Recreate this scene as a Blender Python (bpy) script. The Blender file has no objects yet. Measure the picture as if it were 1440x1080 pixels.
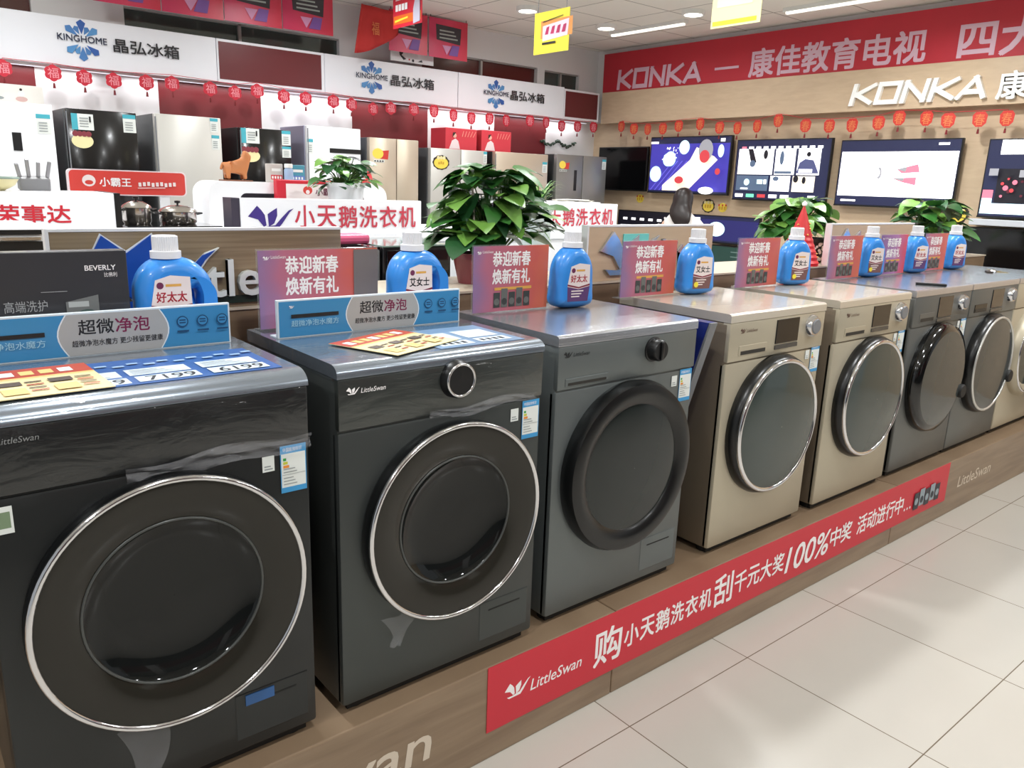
import bpy, bmesh, math, random
from mathutils import Matrix, Vector, Euler

SC = bpy.context.scene
COL = SC.collection
PI = math.pi
rnd = random.Random(7)

# ---------------------------------------------------------------- camera
cam_d = bpy.data.cameras.new('camera'); cam = bpy.data.objects.new('camera', cam_d); COL.objects.link(cam)
YAW, PITCH, ROLL, FPX = 0.6939, 0.2475, 0.0349, 1109.7
f = Vector((math.sin(YAW)*math.cos(PITCH), math.cos(YAW)*math.cos(PITCH), -math.sin(PITCH)))
r0 = Vector((math.cos(YAW), -math.sin(YAW), 0)); u0 = r0.cross(f)
rr = math.cos(ROLL)*r0 + math.sin(ROLL)*u0; uu = -math.sin(ROLL)*r0 + math.cos(ROLL)*u0
M = Matrix((rr, uu, -f)).transposed().to_4x4(); M.translation = (-0.3804, -1.4669, 1.5591)
cam.matrix_world = M
cam_d.sensor_fit = 'HORIZONTAL'; cam_d.sensor_width = 36.0; cam_d.lens = 36.0*FPX/1440
cam_d.clip_start = 0.02; cam_d.clip_end = 100
SC.camera = cam

# ---------------------------------------------------------------- world, exposure
w = bpy.data.worlds.new('world'); SC.world = w; w.use_nodes = True
w.node_tree.nodes['Background'].inputs[0].default_value = (0.93, 0.97, 1.0, 1)
w.node_tree.nodes['Background'].inputs[1].default_value = 0.42
vs = SC.view_settings
vs.view_transform = 'Standard'; vs.look = 'None'; vs.exposure = 0.0; vs.gamma = 1.0
try: vs.use_curve_mapping = False
except Exception: pass
SC.cycles.max_bounces = 8; SC.cycles.diffuse_bounces = 4; SC.cycles.glossy_bounces = 4
SC.cycles.transmission_bounces = 6; SC.cycles.transparent_max_bounces = 8
SC.cycles.caustics_reflective = False; SC.cycles.caustics_refractive = False
SC.cycles.sample_clamp_indirect = 4.0

CEIL = 3.0
LAMP_ENERGY = 18.5
# ceiling lamps: the three in view stand at (4.22,4.03) (5.18,4.05) (5.22,3.09)
LAMPS = [(4.22, 4.03), (5.18, 4.05), (5.22, 3.09)]
for gx in (-1.6, 0.3, 2.2, 4.1):
    for gy in (-2.9, -1.0, 0.9, 2.6):
        LAMPS.append((gx, gy))
LAMPS += [(0.6, 4.0), (2.4, 4.0), (5.0, 1.2), (5.0, -0.8)]
LAMP_FACTOR = {0: .6, 1: .25, 2: .35, 19: .8, 20: .8, 21: 1.45, 22: 1.45}

# ---------------------------------------------------------------- materials
def lin(c):
    c = c/255.0
    return c/12.92 if c <= 0.04045 else ((c+0.055)/1.055)**2.4
MATS = {}
def mat(name, rgb, rough=0.5, metal=0.0, coat=0.0, emit=0.0, alpha=1.0, trans=0.0, spec=0.5, wrap=0.0, brushed=False, noise=0.0):
    if name in MATS: return MATS[name]
    m = bpy.data.materials.new(name); m.use_nodes = True
    nt = m.node_tree; p = nt.nodes['Principled BSDF']
    c = (lin(rgb[0]), lin(rgb[1]), lin(rgb[2]), 1)
    p.inputs['Base Color'].default_value = c
    p.inputs['Roughness'].default_value = rough
    p.inputs['Metallic'].default_value = metal
    p.inputs['Specular IOR Level'].default_value = spec
    if coat:
        p.inputs['Coat Weight'].default_value = coat; p.inputs['Coat Roughness'].default_value = 0.06
    if emit:
        p.inputs['Emission Color'].default_value = c; p.inputs['Emission Strength'].default_value = emit
    if trans:
        p.inputs['Transmission Weight'].default_value = trans
    if alpha < 1: p.inputs['Alpha'].default_value = alpha
    if wrap or brushed or noise:
        tc = nt.nodes.new('ShaderNodeTexCoord'); n = nt.nodes.new('ShaderNodeTexNoise')
        mp = nt.nodes.new('ShaderNodeMapping')
        nt.links.new(tc.outputs['Object'], mp.inputs[0]); nt.links.new(mp.outputs[0], n.inputs['Vector'])
        if wrap:
            mp.inputs['Scale'].default_value = (3, 6, 9); n.inputs['Scale'].default_value = 2.2; n.inputs['Detail'].default_value = 5
            n.inputs['Distortion'].default_value = 1.2
            b = nt.nodes.new('ShaderNodeBump'); b.inputs['Strength'].default_value = wrap; b.inputs['Distance'].default_value = 0.02
            nt.links.new(n.outputs[0], b.inputs['Height']); nt.links.new(b.outputs[0], p.inputs['Coat Normal'])
        elif brushed:
            mp.inputs['Scale'].default_value = (2, 140, 140); n.inputs['Scale'].default_value = 3; n.inputs['Detail'].default_value = 2
            b = nt.nodes.new('ShaderNodeBump'); b.inputs['Strength'].default_value = 0.06; b.inputs['Distance'].default_value = 0.01
            nt.links.new(n.outputs[0], b.inputs['Height']); nt.links.new(b.outputs[0], p.inputs['Normal'])
        else:
            n.inputs['Scale'].default_value = 4; n.inputs['Detail'].default_value = 4
            mx = nt.nodes.new('ShaderNodeMix'); mx.data_type = 'RGBA'
            mx.inputs[6].default_value = tuple(v*(1-noise) for v in c[:3])+(1,)
            mx.inputs[7].default_value = tuple(min(1, v*(1+noise)) for v in c[:3])+(1,)
            nt.links.new(n.outputs[0], mx.inputs[0]); nt.links.new(mx.outputs[2], p.inputs['Base Color'])
    MATS[name] = m
    return m

def wood(name, c1, c2, scale=(1, 1, 30), rough=0.45, coat=0.2):
    if name in MATS: return MATS[name]
    m = bpy.data.materials.new(name); m.use_nodes = True; nt = m.node_tree; p = nt.nodes['Principled BSDF']
    tc = nt.nodes.new('ShaderNodeTexCoord'); mp = nt.nodes.new('ShaderNodeMapping'); n = nt.nodes.new('ShaderNodeTexNoise'); r = nt.nodes.new('ShaderNodeValToRGB')
    mp.inputs['Scale'].default_value = scale
    n.inputs['Scale'].default_value = 2.0; n.inputs['Detail'].default_value = 6; n.inputs['Distortion'].default_value = 0.4
    nt.links.new(tc.outputs['Object'], mp.inputs[0]); nt.links.new(mp.outputs[0], n.inputs['Vector']); nt.links.new(n.outputs[0], r.inputs[0])
    r.color_ramp.elements[0].position = 0.35; r.color_ramp.elements[1].position = 0.65
    r.color_ramp.elements[0].color = (*[lin(v) for v in c1], 1); r.color_ramp.elements[1].color = (*[lin(v) for v in c2], 1)
    nt.links.new(r.outputs[0], p.inputs['Base Color']); p.inputs['Roughness'].default_value = rough
    p.inputs['Coat Weight'].default_value = coat; p.inputs['Coat Roughness'].default_value = 0.2
    MATS[name] = m
    return m

def ramp_print(name, stops, axis=0):
    """printed colour gradient across a card (a printed design)"""
    if name in MATS: return MATS[name]
    m = bpy.data.materials.new(name); m.use_nodes = True; nt = m.node_tree; p = nt.nodes['Principled BSDF']
    tc = nt.nodes.new('ShaderNodeTexCoord'); s = nt.nodes.new('ShaderNodeSeparateXYZ'); r = nt.nodes.new('ShaderNodeValToRGB')
    n = nt.nodes.new('ShaderNodeTexNoise'); n.inputs['Scale'].default_value = 9
    a = nt.nodes.new('ShaderNodeMath'); a.operation = 'MULTIPLY_ADD'; a.inputs[1].default_value = 0.35; 
    a2 = nt.nodes.new('ShaderNodeMath'); a2.operation = 'ADD'
    nt.links.new(tc.outputs['Generated'], s.inputs[0]); nt.links.new(tc.outputs['Object'], n.inputs['Vector'])
    nt.links.new(n.outputs[0], a.inputs[0]); a.inputs[2].default_value = -0.17
    nt.links.new(a.outputs[0], a2.inputs[0]); nt.links.new(s.outputs[axis], a2.inputs[1]); nt.links.new(a2.outputs[0], r.inputs[0])
    e = r.color_ramp.elements
    while len(e) < len(stops): e.new(0.5)
    for i, (pos, c) in enumerate(stops):
        e[i].position = pos; e[i].color = (*[lin(v) for v in c], 1)
    nt.links.new(r.outputs[0], p.inputs['Base Color']); p.inputs['Roughness'].default_value = 0.35
    MATS[name] = m
    return m

def tile_floor():
    m = bpy.data.materials.new('floor_tiles'); m.use_nodes = True; nt = m.node_tree; p = nt.nodes['Principled BSDF']
    tc = nt.nodes.new('ShaderNodeTexCoord'); b = nt.nodes.new('ShaderNodeTexBrick'); n = nt.nodes.new('ShaderNodeTexNoise')
    b.offset = 0.0; b.squash = 1.0
    b.inputs['Scale'].default_value = 1.0; b.inputs['Brick Width'].default_value = 0.5973; b.inputs['Row Height'].default_value = 0.5973
    b.inputs['Mortar Size'].default_value = 0.0018; b.inputs['Mortar Smooth'].default_value = 0.0; b.inputs['Bias'].default_value = 0
    b.inputs['Color1'].default_value = (*[lin(v) for v in (192, 187, 178)], 1); b.inputs['Color2'].default_value = (*[lin(v) for v in (197, 192, 183)], 1)
    b.inputs['Mortar'].default_value = (*[lin(v) for v in (112, 100, 84)], 1)
    nt.links.new(tc.outputs['Object'], b.inputs['Vector']); nt.links.new(tc.outputs['Object'], n.inputs['Vector'])
    n.inputs['Scale'].default_value = 1.7; n.inputs['Detail'].default_value = 5
    mx = nt.nodes.new('ShaderNodeMix'); mx.data_type = 'RGBA'; mx.blend_type = 'MULTIPLY'; mx.inputs[0].default_value = 0.14
    rp = nt.nodes.new('ShaderNodeValToRGB'); rp.color_ramp.elements[0].color = (0.75, 0.73, 0.7, 1); rp.color_ramp.elements[1].color = (1, 1, 1, 1)
    rp.color_ramp.elements[0].position = 0.3; rp.color_ramp.elements[1].position = 0.65
    nt.links.new(n.outputs[0], rp.inputs[0]); nt.links.new(b.outputs['Color'], mx.inputs[6]); nt.links.new(rp.outputs[0], mx.inputs[7])
    nt.links.new(mx.outputs[2], p.inputs['Base Color'])
    p.inputs['Roughness'].default_value = 0.22; p.inputs['Specular IOR Level'].default_value = 0.45
    return m

def ceil_tiles():
    m = bpy.data.materials.new('ceiling_tiles'); m.use_nodes = True; nt = m.node_tree; p = nt.nodes['Principled BSDF']
    tc = nt.nodes.new('ShaderNodeTexCoord'); b = nt.nodes.new('ShaderNodeTexBrick')
    b.offset = 0.0; b.squash = 1.0
    b.inputs['Scale'].default_value = 1.0; b.inputs['Brick Width'].default_value = 0.6; b.inputs['Row Height'].default_value = 0.6
    b.inputs['Mortar Size'].default_value = 0.006; b.inputs['Mortar Smooth'].default_value = 0.2
    b.inputs['Color1'].default_value = (*[lin(v) for v in (244, 240, 230)], 1); b.inputs['Color2'].default_value = (*[lin(v) for v in (238, 234, 224)], 1)
    b.inputs['Mortar'].default_value = (*[lin(v) for v in (150, 144, 132)], 1)
    nt.links.new(tc.outputs['Object'], b.inputs['Vector']); nt.links.new(b.outputs['Color'], p.inputs['Base Color']); p.inputs['Roughness'].default_value = 0.8
    return m

WHITE = mat('white_paint', (236, 236, 238), 0.45)
SIGNW = mat('white_sign_board', (244, 245, 250), 0.3)
MAROON = mat('maroon_panel', (104, 38, 42), 0.35)
BEIGE = wood('beige_laminate', (198, 173, 144), (206, 182, 152), (1, 3, 14), 0.4, 0.1)
PLW = wood('plinth_laminate', (126, 104, 82), (144, 122, 98), (1.2, 1.2, 14), 0.42, 0.25)
PANELW = wood('panel_laminate', (126, 108, 84), (150, 132, 106), (1, 1, 40), 0.4, 0.2)
BLACK = mat('black_plastic', (16, 16, 18), 0.35)
GBLACK = mat('black_gloss', (10, 10, 12), 0.06, coat=0.5)
CHROME = mat('chrome', (225, 225, 228), 0.12, 1.0)
INK = mat('ink_black', (22, 22, 26), 0.5)
INKW = mat('ink_white', (250, 246, 246), 0.5)
INKR = mat('ink_red', (196, 30, 48), 0.5)
RED = mat('red_print', (205, 44, 52), 0.4)
GREYP = mat('grey_plastic', (120, 122, 126), 0.4)

# ---------------------------------------------------------------- mesh helpers
def FR(x, y, z): return Matrix(((1, 0, 0, x), (0, 0, -1, y), (0, 1, 0, z), (0, 0, 0, 1)))
def LF(x, y, z): return Matrix(((0, 0, -1, x), (-1, 0, 0, y), (0, 1, 0, z), (0, 0, 0, 1)))
def UP(x, y, z, a=0.0): return Matrix.Translation((x, y, z)) @ Matrix.Rotation(a, 4, 'Z')
ID = Matrix.Identity(4)
WLOC = {}

class MB:
    def __init__(s): s.v = []; s.f = []; s.m = []; s.mats = []; s.lift = 0.0
    def mi(s, m):
        if m not in s.mats: s.mats.append(m)
        return s.mats.index(m)
    def add(s, verts, faces, m, F=ID):
        o = len(s.v); k = s.mi(m)
        s.v += [tuple(F @ Vector(p)) for p in verts]
        s.f += [tuple(o+i for i in q) for q in faces]; s.m += [k]*len(faces)
        return s
    def box(s, x0, x1, y0, y1, z0, z1, m, bev=0.0, F=ID, seg=2):
        if x1 < x0: x0, x1 = x1, x0
        if y1 < y0: y0, y1 = y1, y0
        bm = bmesh.new(); bmesh.ops.create_cube(bm, size=1)
        for v in bm.verts:
            v.co = Vector(((x0+x1)/2+v.co.x*(x1-x0), (y0+y1)/2+v.co.y*(y1-y0), (z0+z1)/2+v.co.z*(z1-z0)))
        if bev > 0:
            bmesh.ops.bevel(bm, geom=list(bm.edges), offset=bev, segments=seg, profile=0.5, affect='EDGES')
        bm.verts.ensure_lookup_table()
        s.add([v.co[:] for v in bm.verts], [[v.index for v in q.verts] for q in bm.faces], m, F); bm.free()
        return s
    def prism(s, pts, d0, d1, m, F=ID):
        n = len(pts)
        a = sum(pts[i][0]*pts[(i+1) % n][1]-pts[(i+1) % n][0]*pts[i][1] for i in range(n))
        if a < 0: pts = pts[::-1]
        v = [(p[0], p[1], d0) for p in pts]+[(p[0], p[1], d1) for p in pts]
        fs = [tuple(range(n))[::-1], tuple(range(n, 2*n))]+[(i, (i+1) % n, n+(i+1) % n, n+i) for i in range(n)]
        return s.add(v, fs, m, F)
    def lathe(s, prof, m, F=ID, seg=32, a0=0, a1=2*PI):
        """profile of (radius, height) turned about local z"""
        full = abs(a1-a0-2*PI) < 1e-6; ns = seg if full else seg+1
        v = []; fs = []
        for (r, h) in prof:
            for k in range(ns):
                a = a0+(a1-a0)*k/seg; v.append((r*math.cos(a), r*math.sin(a), h))
        for i in range(len(prof)-1):
            for k in range(seg):
                k2 = (k+1) % ns
                fs.append((i*ns+k, i*ns+k2, (i+1)*ns+k2, (i+1)*ns+k))
        return s.add(v, fs, m, F)
    def tube(s, pts, r, m, F=ID, seg=8, r1=None):
        P = [Vector(p) for p in pts]; n = len(P); v = []; fs = []
        for i, p in enumerate(P):
            t = (P[min(i+1, n-1)]-P[max(i-1, 0)]).normalized()
            a = Vector((0, 0, 1)) if abs(t.z) < 0.9 else Vector((1, 0, 0))
            x = t.cross(a).normalized(); y = t.cross(x)
            rad = r if r1 is None else r+(r1-r)*i/(n-1)
            for k in range(seg):
                an = 2*PI*k/seg; v.append(tuple(p+rad*(math.cos(an)*x+math.sin(an)*y)))
        for i in range(n-1):
            for k in range(seg):
                fs.append((i*seg+k, i*seg+(k+1) % seg, (i+1)*seg+(k+1) % seg, (i+1)*seg+k))
        fs += [tuple(range(seg))[::-1], tuple((n-1)*seg+k for k in range(seg))]
        return s.add(v, fs, m, F)
    def torus(s, R, r, m, F=ID, seg=48, ts=10):
        v = []; fs = []
        for i in range(seg):
            a = 2*PI*i/seg
            for k in range(ts):
                b = 2*PI*k/ts; q = R+r*math.cos(b); v.append((q*math.cos(a), q*math.sin(a), r*math.sin(b)))
        for i in range(seg):
            for k in range(ts):
                fs.append((i*ts+k, ((i+1) % seg)*ts+k, ((i+1) % seg)*ts+(k+1) % ts, i*ts+(k+1) % ts))
        return s.add(v, fs, m, F)
    # ---- flat printing in a frame (u right, v up, w out)
    def up(s): s.lift += s.step; return s.lift
    step = 0.0001
    def poly(s, pts, m, F):
        z = s.up(); n = len(pts)
        a = sum(pts[i][0]*pts[(i+1) % n][1]-pts[(i+1) % n][0]*pts[i][1] for i in range(n))
        if a < 0: pts = pts[::-1]
        return s.add([(p[0], p[1], z) for p in pts], [tuple(range(n))], m, F)
    def rect(s, x, y, w_, h, m, F): return s.poly([(x, y), (x+w_, y), (x+w_, y+h), (x, y+h)], m, F)
    def disc(s, x, y, r, m, F, ry=None, n=20): 
        ry = r if ry is None else ry
        return s.poly([(x+r*math.cos(2*PI*k/n), y+ry*math.sin(2*PI*k/n)) for k in range(n)], m, F)
    def text(s, t, x, y, w_, h, m, F, bold=0.0, shear=0.0, depth=0.0):
        V, Q, (W, H) = glyphs(t, depth > 0)
        if w_ is None: w_ = W*h/H
        sx, sy = w_/W, h/H; z = s.up()
        offs = [(0, 0)] if not bold else [(0, 0), (bold, 0), (0, bold), (bold, bold)]
        for (ox, oy) in offs:
            s.add([(x+p[0]*sx+ox*h*0.5+shear*p[1]*sy, y+p[1]*sy+oy*h*0.5, z+p[2]*depth) for p in V], Q, m, F)
            z += 0.00003
        return s
    def build(s, name, parent=None, smooth=None, local=False):
        me = bpy.data.meshes.new(name)
        if parent is None:
            xs = [p[0] for p in s.v]; ys = [p[1] for p in s.v]; zs = [p[2] for p in s.v]
            L = Vector(((min(xs)+max(xs))/2, (min(ys)+max(ys))/2, min(zs)))
        else:
            L = WLOC.get(parent.name, Vector((0, 0, 0)))
        if local: L = Vector((0, 0, 0))
        me.from_pydata([(p[0]-L.x, p[1]-L.y, p[2]-L.z) for p in s.v], [], s.f)
        for m in s.mats: me.materials.append(m)
        for p, k in zip(me.polygons, s.m): p.material_index = k
        if smooth:
            for p in me.polygons: p.use_smooth = True
            me.set_sharp_from_angle(angle=smooth)
        me.update()
        o = bpy.data.objects.new(name, me); COL.objects.link(o)
        if parent is not None: o.parent = parent
        else: o.location = L
        WLOC[o.name] = L
        return o

_G = {}
def glyphs(t, solid=False):
    if (t, solid) in _G: return _G[(t, solid)]
    c = bpy.data.curves.new('glyph', 'FONT'); c.body = t; c.size = 1.0; c.resolution_u = 3
    if solid: c.extrude = 0.5
    o = bpy.data.objects.new('glyph', c); COL.objects.link(o)
    dg = bpy.context.evaluated_depsgraph_get(); dg.update()
    me = bpy.data.meshes.new_from_object(o.evaluated_get(dg))
    V = [v.co.copy() for v in me.vertices]; Q = [tuple(p.vertices) for p in me.polygons]
    bpy.data.objects.remove(o); bpy.data.curves.remove(c); bpy.data.meshes.remove(me)
    x0 = min(v.x for v in V); y0 = min(v.y for v in V); W = max(v.x for v in V)-x0; H = max(v.y for v in V)-y0
    z0 = min(v.z for v in V)
    V = [(v.x-x0, v.y-y0, v.z-z0) for v in V]
    _G[(t, solid)] = (V, Q, (max(W, 1e-3), max(H, 1e-3)))
    return _G[(t, solid)]

def tag(o, label=None, cat=None, group=None, kind=None):
    if label: o['label'] = label
    if cat: o['category'] = cat
    if group: o['group'] = group
    if kind: o['kind'] = kind
    return o
def thing(name, label, cat, loc=(0, 0, 0), rz=0.0, group=None, local=False):
    o = bpy.data.objects.new(name, None); COL.objects.link(o); o.empty_display_size = 0.05
    o.location = loc; o.rotation_euler = (0, 0, rz)
    WLOC[o.name] = Vector((0, 0, 0)) if local else Vector(loc)
    return tag(o, label, cat, group)
def structure(mb, name): return tag(mb.build(name), kind='structure')
def copy_tree(o, parent=None):
    c = o.copy(); COL.objects.link(c); c.parent = parent
    for ch in list(o.children): copy_tree(ch, c)
    return c

ORD = ['first', 'second', 'third', 'fourth', 'fifth', 'sixth', 'seventh', 'eighth', 'ninth', 'tenth', 'eleventh', 'twelfth', 'thirteenth', 'fourteenth',
       'fifteenth', 'sixteenth', 'seventeenth', 'eighteenth', 'nineteenth', 'twentieth', 'twenty-first', 'twenty-second', 'twenty-third', 'twenty-fourth', 'twenty-fifth', 'twenty-sixth', 'twenty-seventh']

# =============================================================== the setting
XW, YB = 6.20, 5.15
fl = MB().box(-4, 7, -5.5, 6, -0.05, 0, tile_floor())
me_fl = structure(fl, 'floor')
# put the tile grid where the photo shows the joints
me_fl.data.transform(Matrix.Translation((me_fl.location.x-2.4174, me_fl.location.y+0.1459, 0))); me_fl.location = (2.4174, -0.1459, -0.05)
ce = structure(MB().box(-4, 7, -5.5, 6, CEIL, CEIL+0.05, ceil_tiles()), 'ceiling')

WALLW = mat('white_wall', (232, 230, 230), 0.55)
MARW = mat('maroon_wall', (112, 36, 40), 0.4)
bw = MB()
xs = [(-1.5, -0.1, 0), (-0.1, 0.73, 1), (0.73, 1.54, 0), (1.54, 2.34, 1), (2.34, 3.17, 0), (3.17, 3.97, 1), (3.97, 4.77, 0), (4.77, 5.47, 1), (5.47, 6.3, 0)]
for a, b, k in xs: bw.box(a, b, YB, YB+0.12, 0, 2.25, MARW if k else WALLW)
bw.box(-1.5, 6.3, YB, YB+0.12, 2.25, 2.57, WALLW)
# wall over the fascia, with openings between the piers
OPEN = [(-0.2, 0.75, 2.57, 2.70), (1.34, 3.06, 2.57, 2.72), (3.90, 5.32, 2.57, 2.74), (5.42, 5.92, 2.57, 2.73)]
px = -1.5
for a, b, z0, z1 in OPEN:
    bw.box(px, a, YB, YB+0.12, 2.57, CEIL, WALLW); bw.box(a, b, YB, YB+0.12, z1, CEIL, WALLW); px = b
bw.box(px, 6.3, YB, YB+0.12, 2.57, CEIL, WALLW)
structure(bw, 'wall_back')
GLASSD = mat('dark_window_glass', (70, 84, 80), 0.08, coat=0.4)
GLASSM = mat('maroon_window_glass', (92, 48, 44), 0.12, coat=0.4)
FRM = mat('window_frame_grey', (170, 164, 160), 0.5)
for i, (a, b, z0, z1) in enumerate(OPEN):
    g = structure(MB().box(a-.01, b+.01, YB+0.05, YB+0.08, z0, z1+.01, GLASSM if i in (0, 2) else GLASSD), 'window_%d' % (i+1))
    fm = MB().box(a, b, YB+0.02, YB+0.05, z1-0.012, z1, FRM).box((a+b)/2-.012, (a+b)/2+.012, YB+0.02, YB+0.05, z0, z1, FRM)
    fm.build('window_frame', g)
# TV wall
rw = MB().box(XW, XW+0.12, -2.5, YB+0.12, 0, 2.25, BEIGE).box(XW, XW+0.12, -2.5, YB+0.12, 2.25, CEIL, WALLW)
structure(rw, 'wall_right')
fas = MB().box(6.10, XW, -2.5, 4.96, 2.235, 2.555, BEIGE)
structure(fas, 'trim_1')
# fascia over the fridges
structure(MB().box(-1.5, 6.1, 5.02, YB, 2.25, 2.555, mat('fascia_core', (225, 225, 228), 0.5)), 'trim_2')

# unseen wall across the aisle, added so the washer doors reflect something
fw = MB().box(-4, 7, -5.5, -5.4, 0, CEIL, mat('added_wall_grey', (150, 152, 148), .6))
structure(fw, 'wall_front_added')
for i, cx_ in enumerate((-1.2, 2.6, 6.2)): structure(MB().box(cx_-.3, cx_+.3, -5.4, -5.0, 0, CEIL, WALLW), 'trim_%d' % (3+i))  # added columns, upright bands in the door reflections
structure(MB().box(-4, 7, -5.4, -4.6, 0, .95, mat('added_base_dark', (46, 44, 44), .5)), 'trim_6')  # added dark base for the door reflections
structure(MB().box(-4, 7, -5.39, -5.37, 1.0, 2.0, mat('added_band_maroon', (120, 40, 44), .5)), 'trim_7')  # added maroon band for the door reflections
# ceiling lamps
EMW = mat('lamp_glow', (255, 250, 240), 0.5, emit=9.0)
RIMW = mat('lamp_rim', (235, 235, 232), 0.4)
for i, (x, y) in enumerate(LAMPS):
    vis = {0: 'round recessed downlight nearest the left of the yellow hanging poster', 1: 'round recessed downlight in the corner by the end of the ceiling track', 2: 'round recessed downlight beside the white hanging poster'}
    t = thing('ceiling_downlight', vis.get(i, 'round recessed ceiling downlight over the shop, out of the picture'), 'ceiling light', (x, y, CEIL-0.03), group='recessed downlights')
    MB().lathe([(0.075, -0.005), (0.09, -0.008), (0.095, 0.0), (0.095, 0.03), (0.075, 0.03)], RIMW, Matrix.Translation((x, y, CEIL-0.03)), 24).build('rim', t, 0.6)
    MB().lathe([(0.0, -0.004), (0.05, -0.002), (0.074, 0.0), (0.074, 0.02)], EMW, Matrix.Translation((x, y, CEIL-0.03)), 24).build('lamp_lens', t)
    ld = bpy.data.lights.new('downlight', 'AREA'); ld.shape = 'DISK'; ld.size = 0.16; ld.energy = LAMP_ENERGY*LAMP_FACTOR.get(i, 1.0); ld.color = (0.96, 0.985, 1.0); ld.spread = math.radians(165)
    lo = bpy.data.objects.new('downlight', ld); COL.objects.link(lo); lo.location = (x, y, CEIL-0.045)
for y0, y1, x, lb in ((4.25, 3.35, 5.45, 'long white ceiling track light in the corner next to the red banner'), (2.5, 1.0, 5.63, 'long white ceiling track light over the television wall, beside the white hanging poster')):
    t = thing('track_light', lb, 'ceiling light', (x, (y0+y1)/2, CEIL-0.05))
    MB().box(x-.03, x+.03, y1, y0, CEIL-.03, CEIL, RIMW).build('rail', t)
    MB().box(x-.015, x+.015, y1+.02, y0-.02, CEIL-.045, CEIL-.0301, mat('strip_glow', (255, 250, 240), 0.5, emit=1.6)).build('lamp_strip', t)

# =============================================================== shared drawings
SW1 = [(0.0, .28), (.07, .36), (.2, .5), (.29, .41), (.36, .31), (.39, .1), (.33, .07), (.21, .22)]
SW2 = [(.42, .33), (.51, .39), (.63, .46), (.63, .3), (.56, .14), (.44, .07)]
SW3 = [(.09, .07), (.28, .055), (.58, .1), (.72, .25), (.89, .41), (1.0, .45), (.91, .37), (.74, .14), (.61, 0), (.17, 0)]
def swan(mb, x, y, s, m, F, depth=0.0):
    for P in (SW1, SW2, SW3):
        q = [(x+p[0]*s, y+p[1]*s) for p in P]
        if depth: mb.prism(q, 0, depth, m, F)
        else: mb.poly(q, m, F)
BLUES = [mat('emblem_blue_%s' % n, c, 0.4) for n, c in (('deep', (50, 92, 166)), ('mid', (76, 128, 188)), ('pale', (86, 146, 200)))]
def kinghome(mb, cx, cy, s, F):
    """petal emblem, s = overall height"""
    for a, l, wd, k in ((90, .5, .1, 0), (62, .36, .075, 1), (118, .36, .075, 1), (36, .5, .085, 2), (144, .5, .085, 1), (270, .5, .1, 1), (242, .36, .075, 2), (298, .36, .075, 1), (216, .5, .085, 2), (324, .5, .085, 0)):
        c, q = math.cos(math.radians(a)), math.sin(math.radians(a))
        off = 0.06 if q > 0 else -0.06
        P = []
        for t, ww in ((.12, 0), (.62*l/.5*.5+.1, wd), (l*.85, wd*.9), (l, 0), (l*.85, -wd*.9), (.62*l/.5*.5+.1, -wd)):
            P.append((cx+s*(t*c-ww*q*1.15), cy+s*(t*q+ww*c*1.15)+off*s*0.7))
        mb.poly(P, BLUES[k], F)

def letter_strokes(mb, word, x, y, w_, h, m, F, depth, th=0.2, shear=0.15, gap=0.18):
    n = len(word); lw = w_/(n+gap*(n-1))
    S = {'K': [[(0, 0), (0, 1)], [(1, 1), (.18, .5), (1, 0)]], 'O': [[(0, 0), (1, 0), (1, 1), (0, 1), (0, 0)]], 'N': [[(0, 0), (0, 1), (1, 0), (1, 1)]],
         'A': [[(-.05, 0), (.5, 1), (1.05, 0)], [(.25, .28), (.8, .28)]]}
    for i, ch in enumerate(word):
        ox = x+i*lw*(1+gap)
        T = th*h
        for line in S[ch]:
            for a, b in zip(line, line[1:]):
                depth += .0004
                def cv(p): return Vector((ox+T/2+p[0]*(lw-T), y+T/2+p[1]*(h-T)))
                A, B = cv(a), cv(b); d = (B-A).normalized(); nn = Vector((-d.y, d.x))*T/2; A = A-d*T/2*.98; B = B+d*T/2*.98
                q = [A-nn, B-nn, B+nn, A+nn]
                q = [(p.x+shear*(p.y-y), min(max(p.y, y), y+h)) for p in q]
                mb.prism(q, 0, depth, m, F)

# ---- fascia panels over the fridges
for k, (a, b, e, tx, pos) in enumerate(((-1.5, 1.945, (1.015, 2.425, .25), (1.21, 1.66), 'largest and leftmost of the white fascia boards'), (2.84, 4.21, (3.285, 2.42, .25), (3.47, 3.93), 'middle white fascia board'), (4.21, 5.58, (4.665, 2.41, .25), (4.84, 5.29), 'white fascia board beside the maroon end panel'))):
    t = thing('sign_board', pos + ' with blue petal emblem and black lettering', 'sign', ((a+b)/2, 5.0, 2.25), group='fascia boards over the fridges')
    MB().box(a+.004, b-.004, 5.0, 5.02, 2.25, 2.565, SIGNW, 0.003).build('board', t)
    F = FR(0, 4.9985, 0)
    em = MB(); em.step = .0006; kinghome(em, *e, F); em.build('emblem', t)
    p = MB(); p.step = .0008; p.lift = 0.009
    p.text('KINGHOME', e[0]-.155, e[1]-.012, .31, .042, mat('sign_navy', (30, 38, 66), 0.5), F, bold=.07)
    p.build('roman_lettering', t); p = MB(); p.step = .0008; p.lift = 0.009
    p.text('晶弘冰箱', tx[0], 2.375, tx[1]-tx[0], .09, INK, F, bold=.06)
    p.build('lettering', t)
for a, b, z1, lb in ((1.945, 2.84, 2.565, 'plain maroon fascia board in a white frame, between two white ones'), (5.58, 6.10, 2.55, 'plain dark maroon fascia board at the corner with the television wall')):
    t = thing('fascia_board', lb, 'panel', ((a+b)/2, 5.0, 2.25))
    MB().box(a, b, 5.0, 5.02, 2.25, z1, SIGNW, 0.003).build('frame', t)
    MB().box(a+.015, b-.03, 4.996, 5.0, 2.275, z1-.02, MAROON).build('infill', t)

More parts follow.
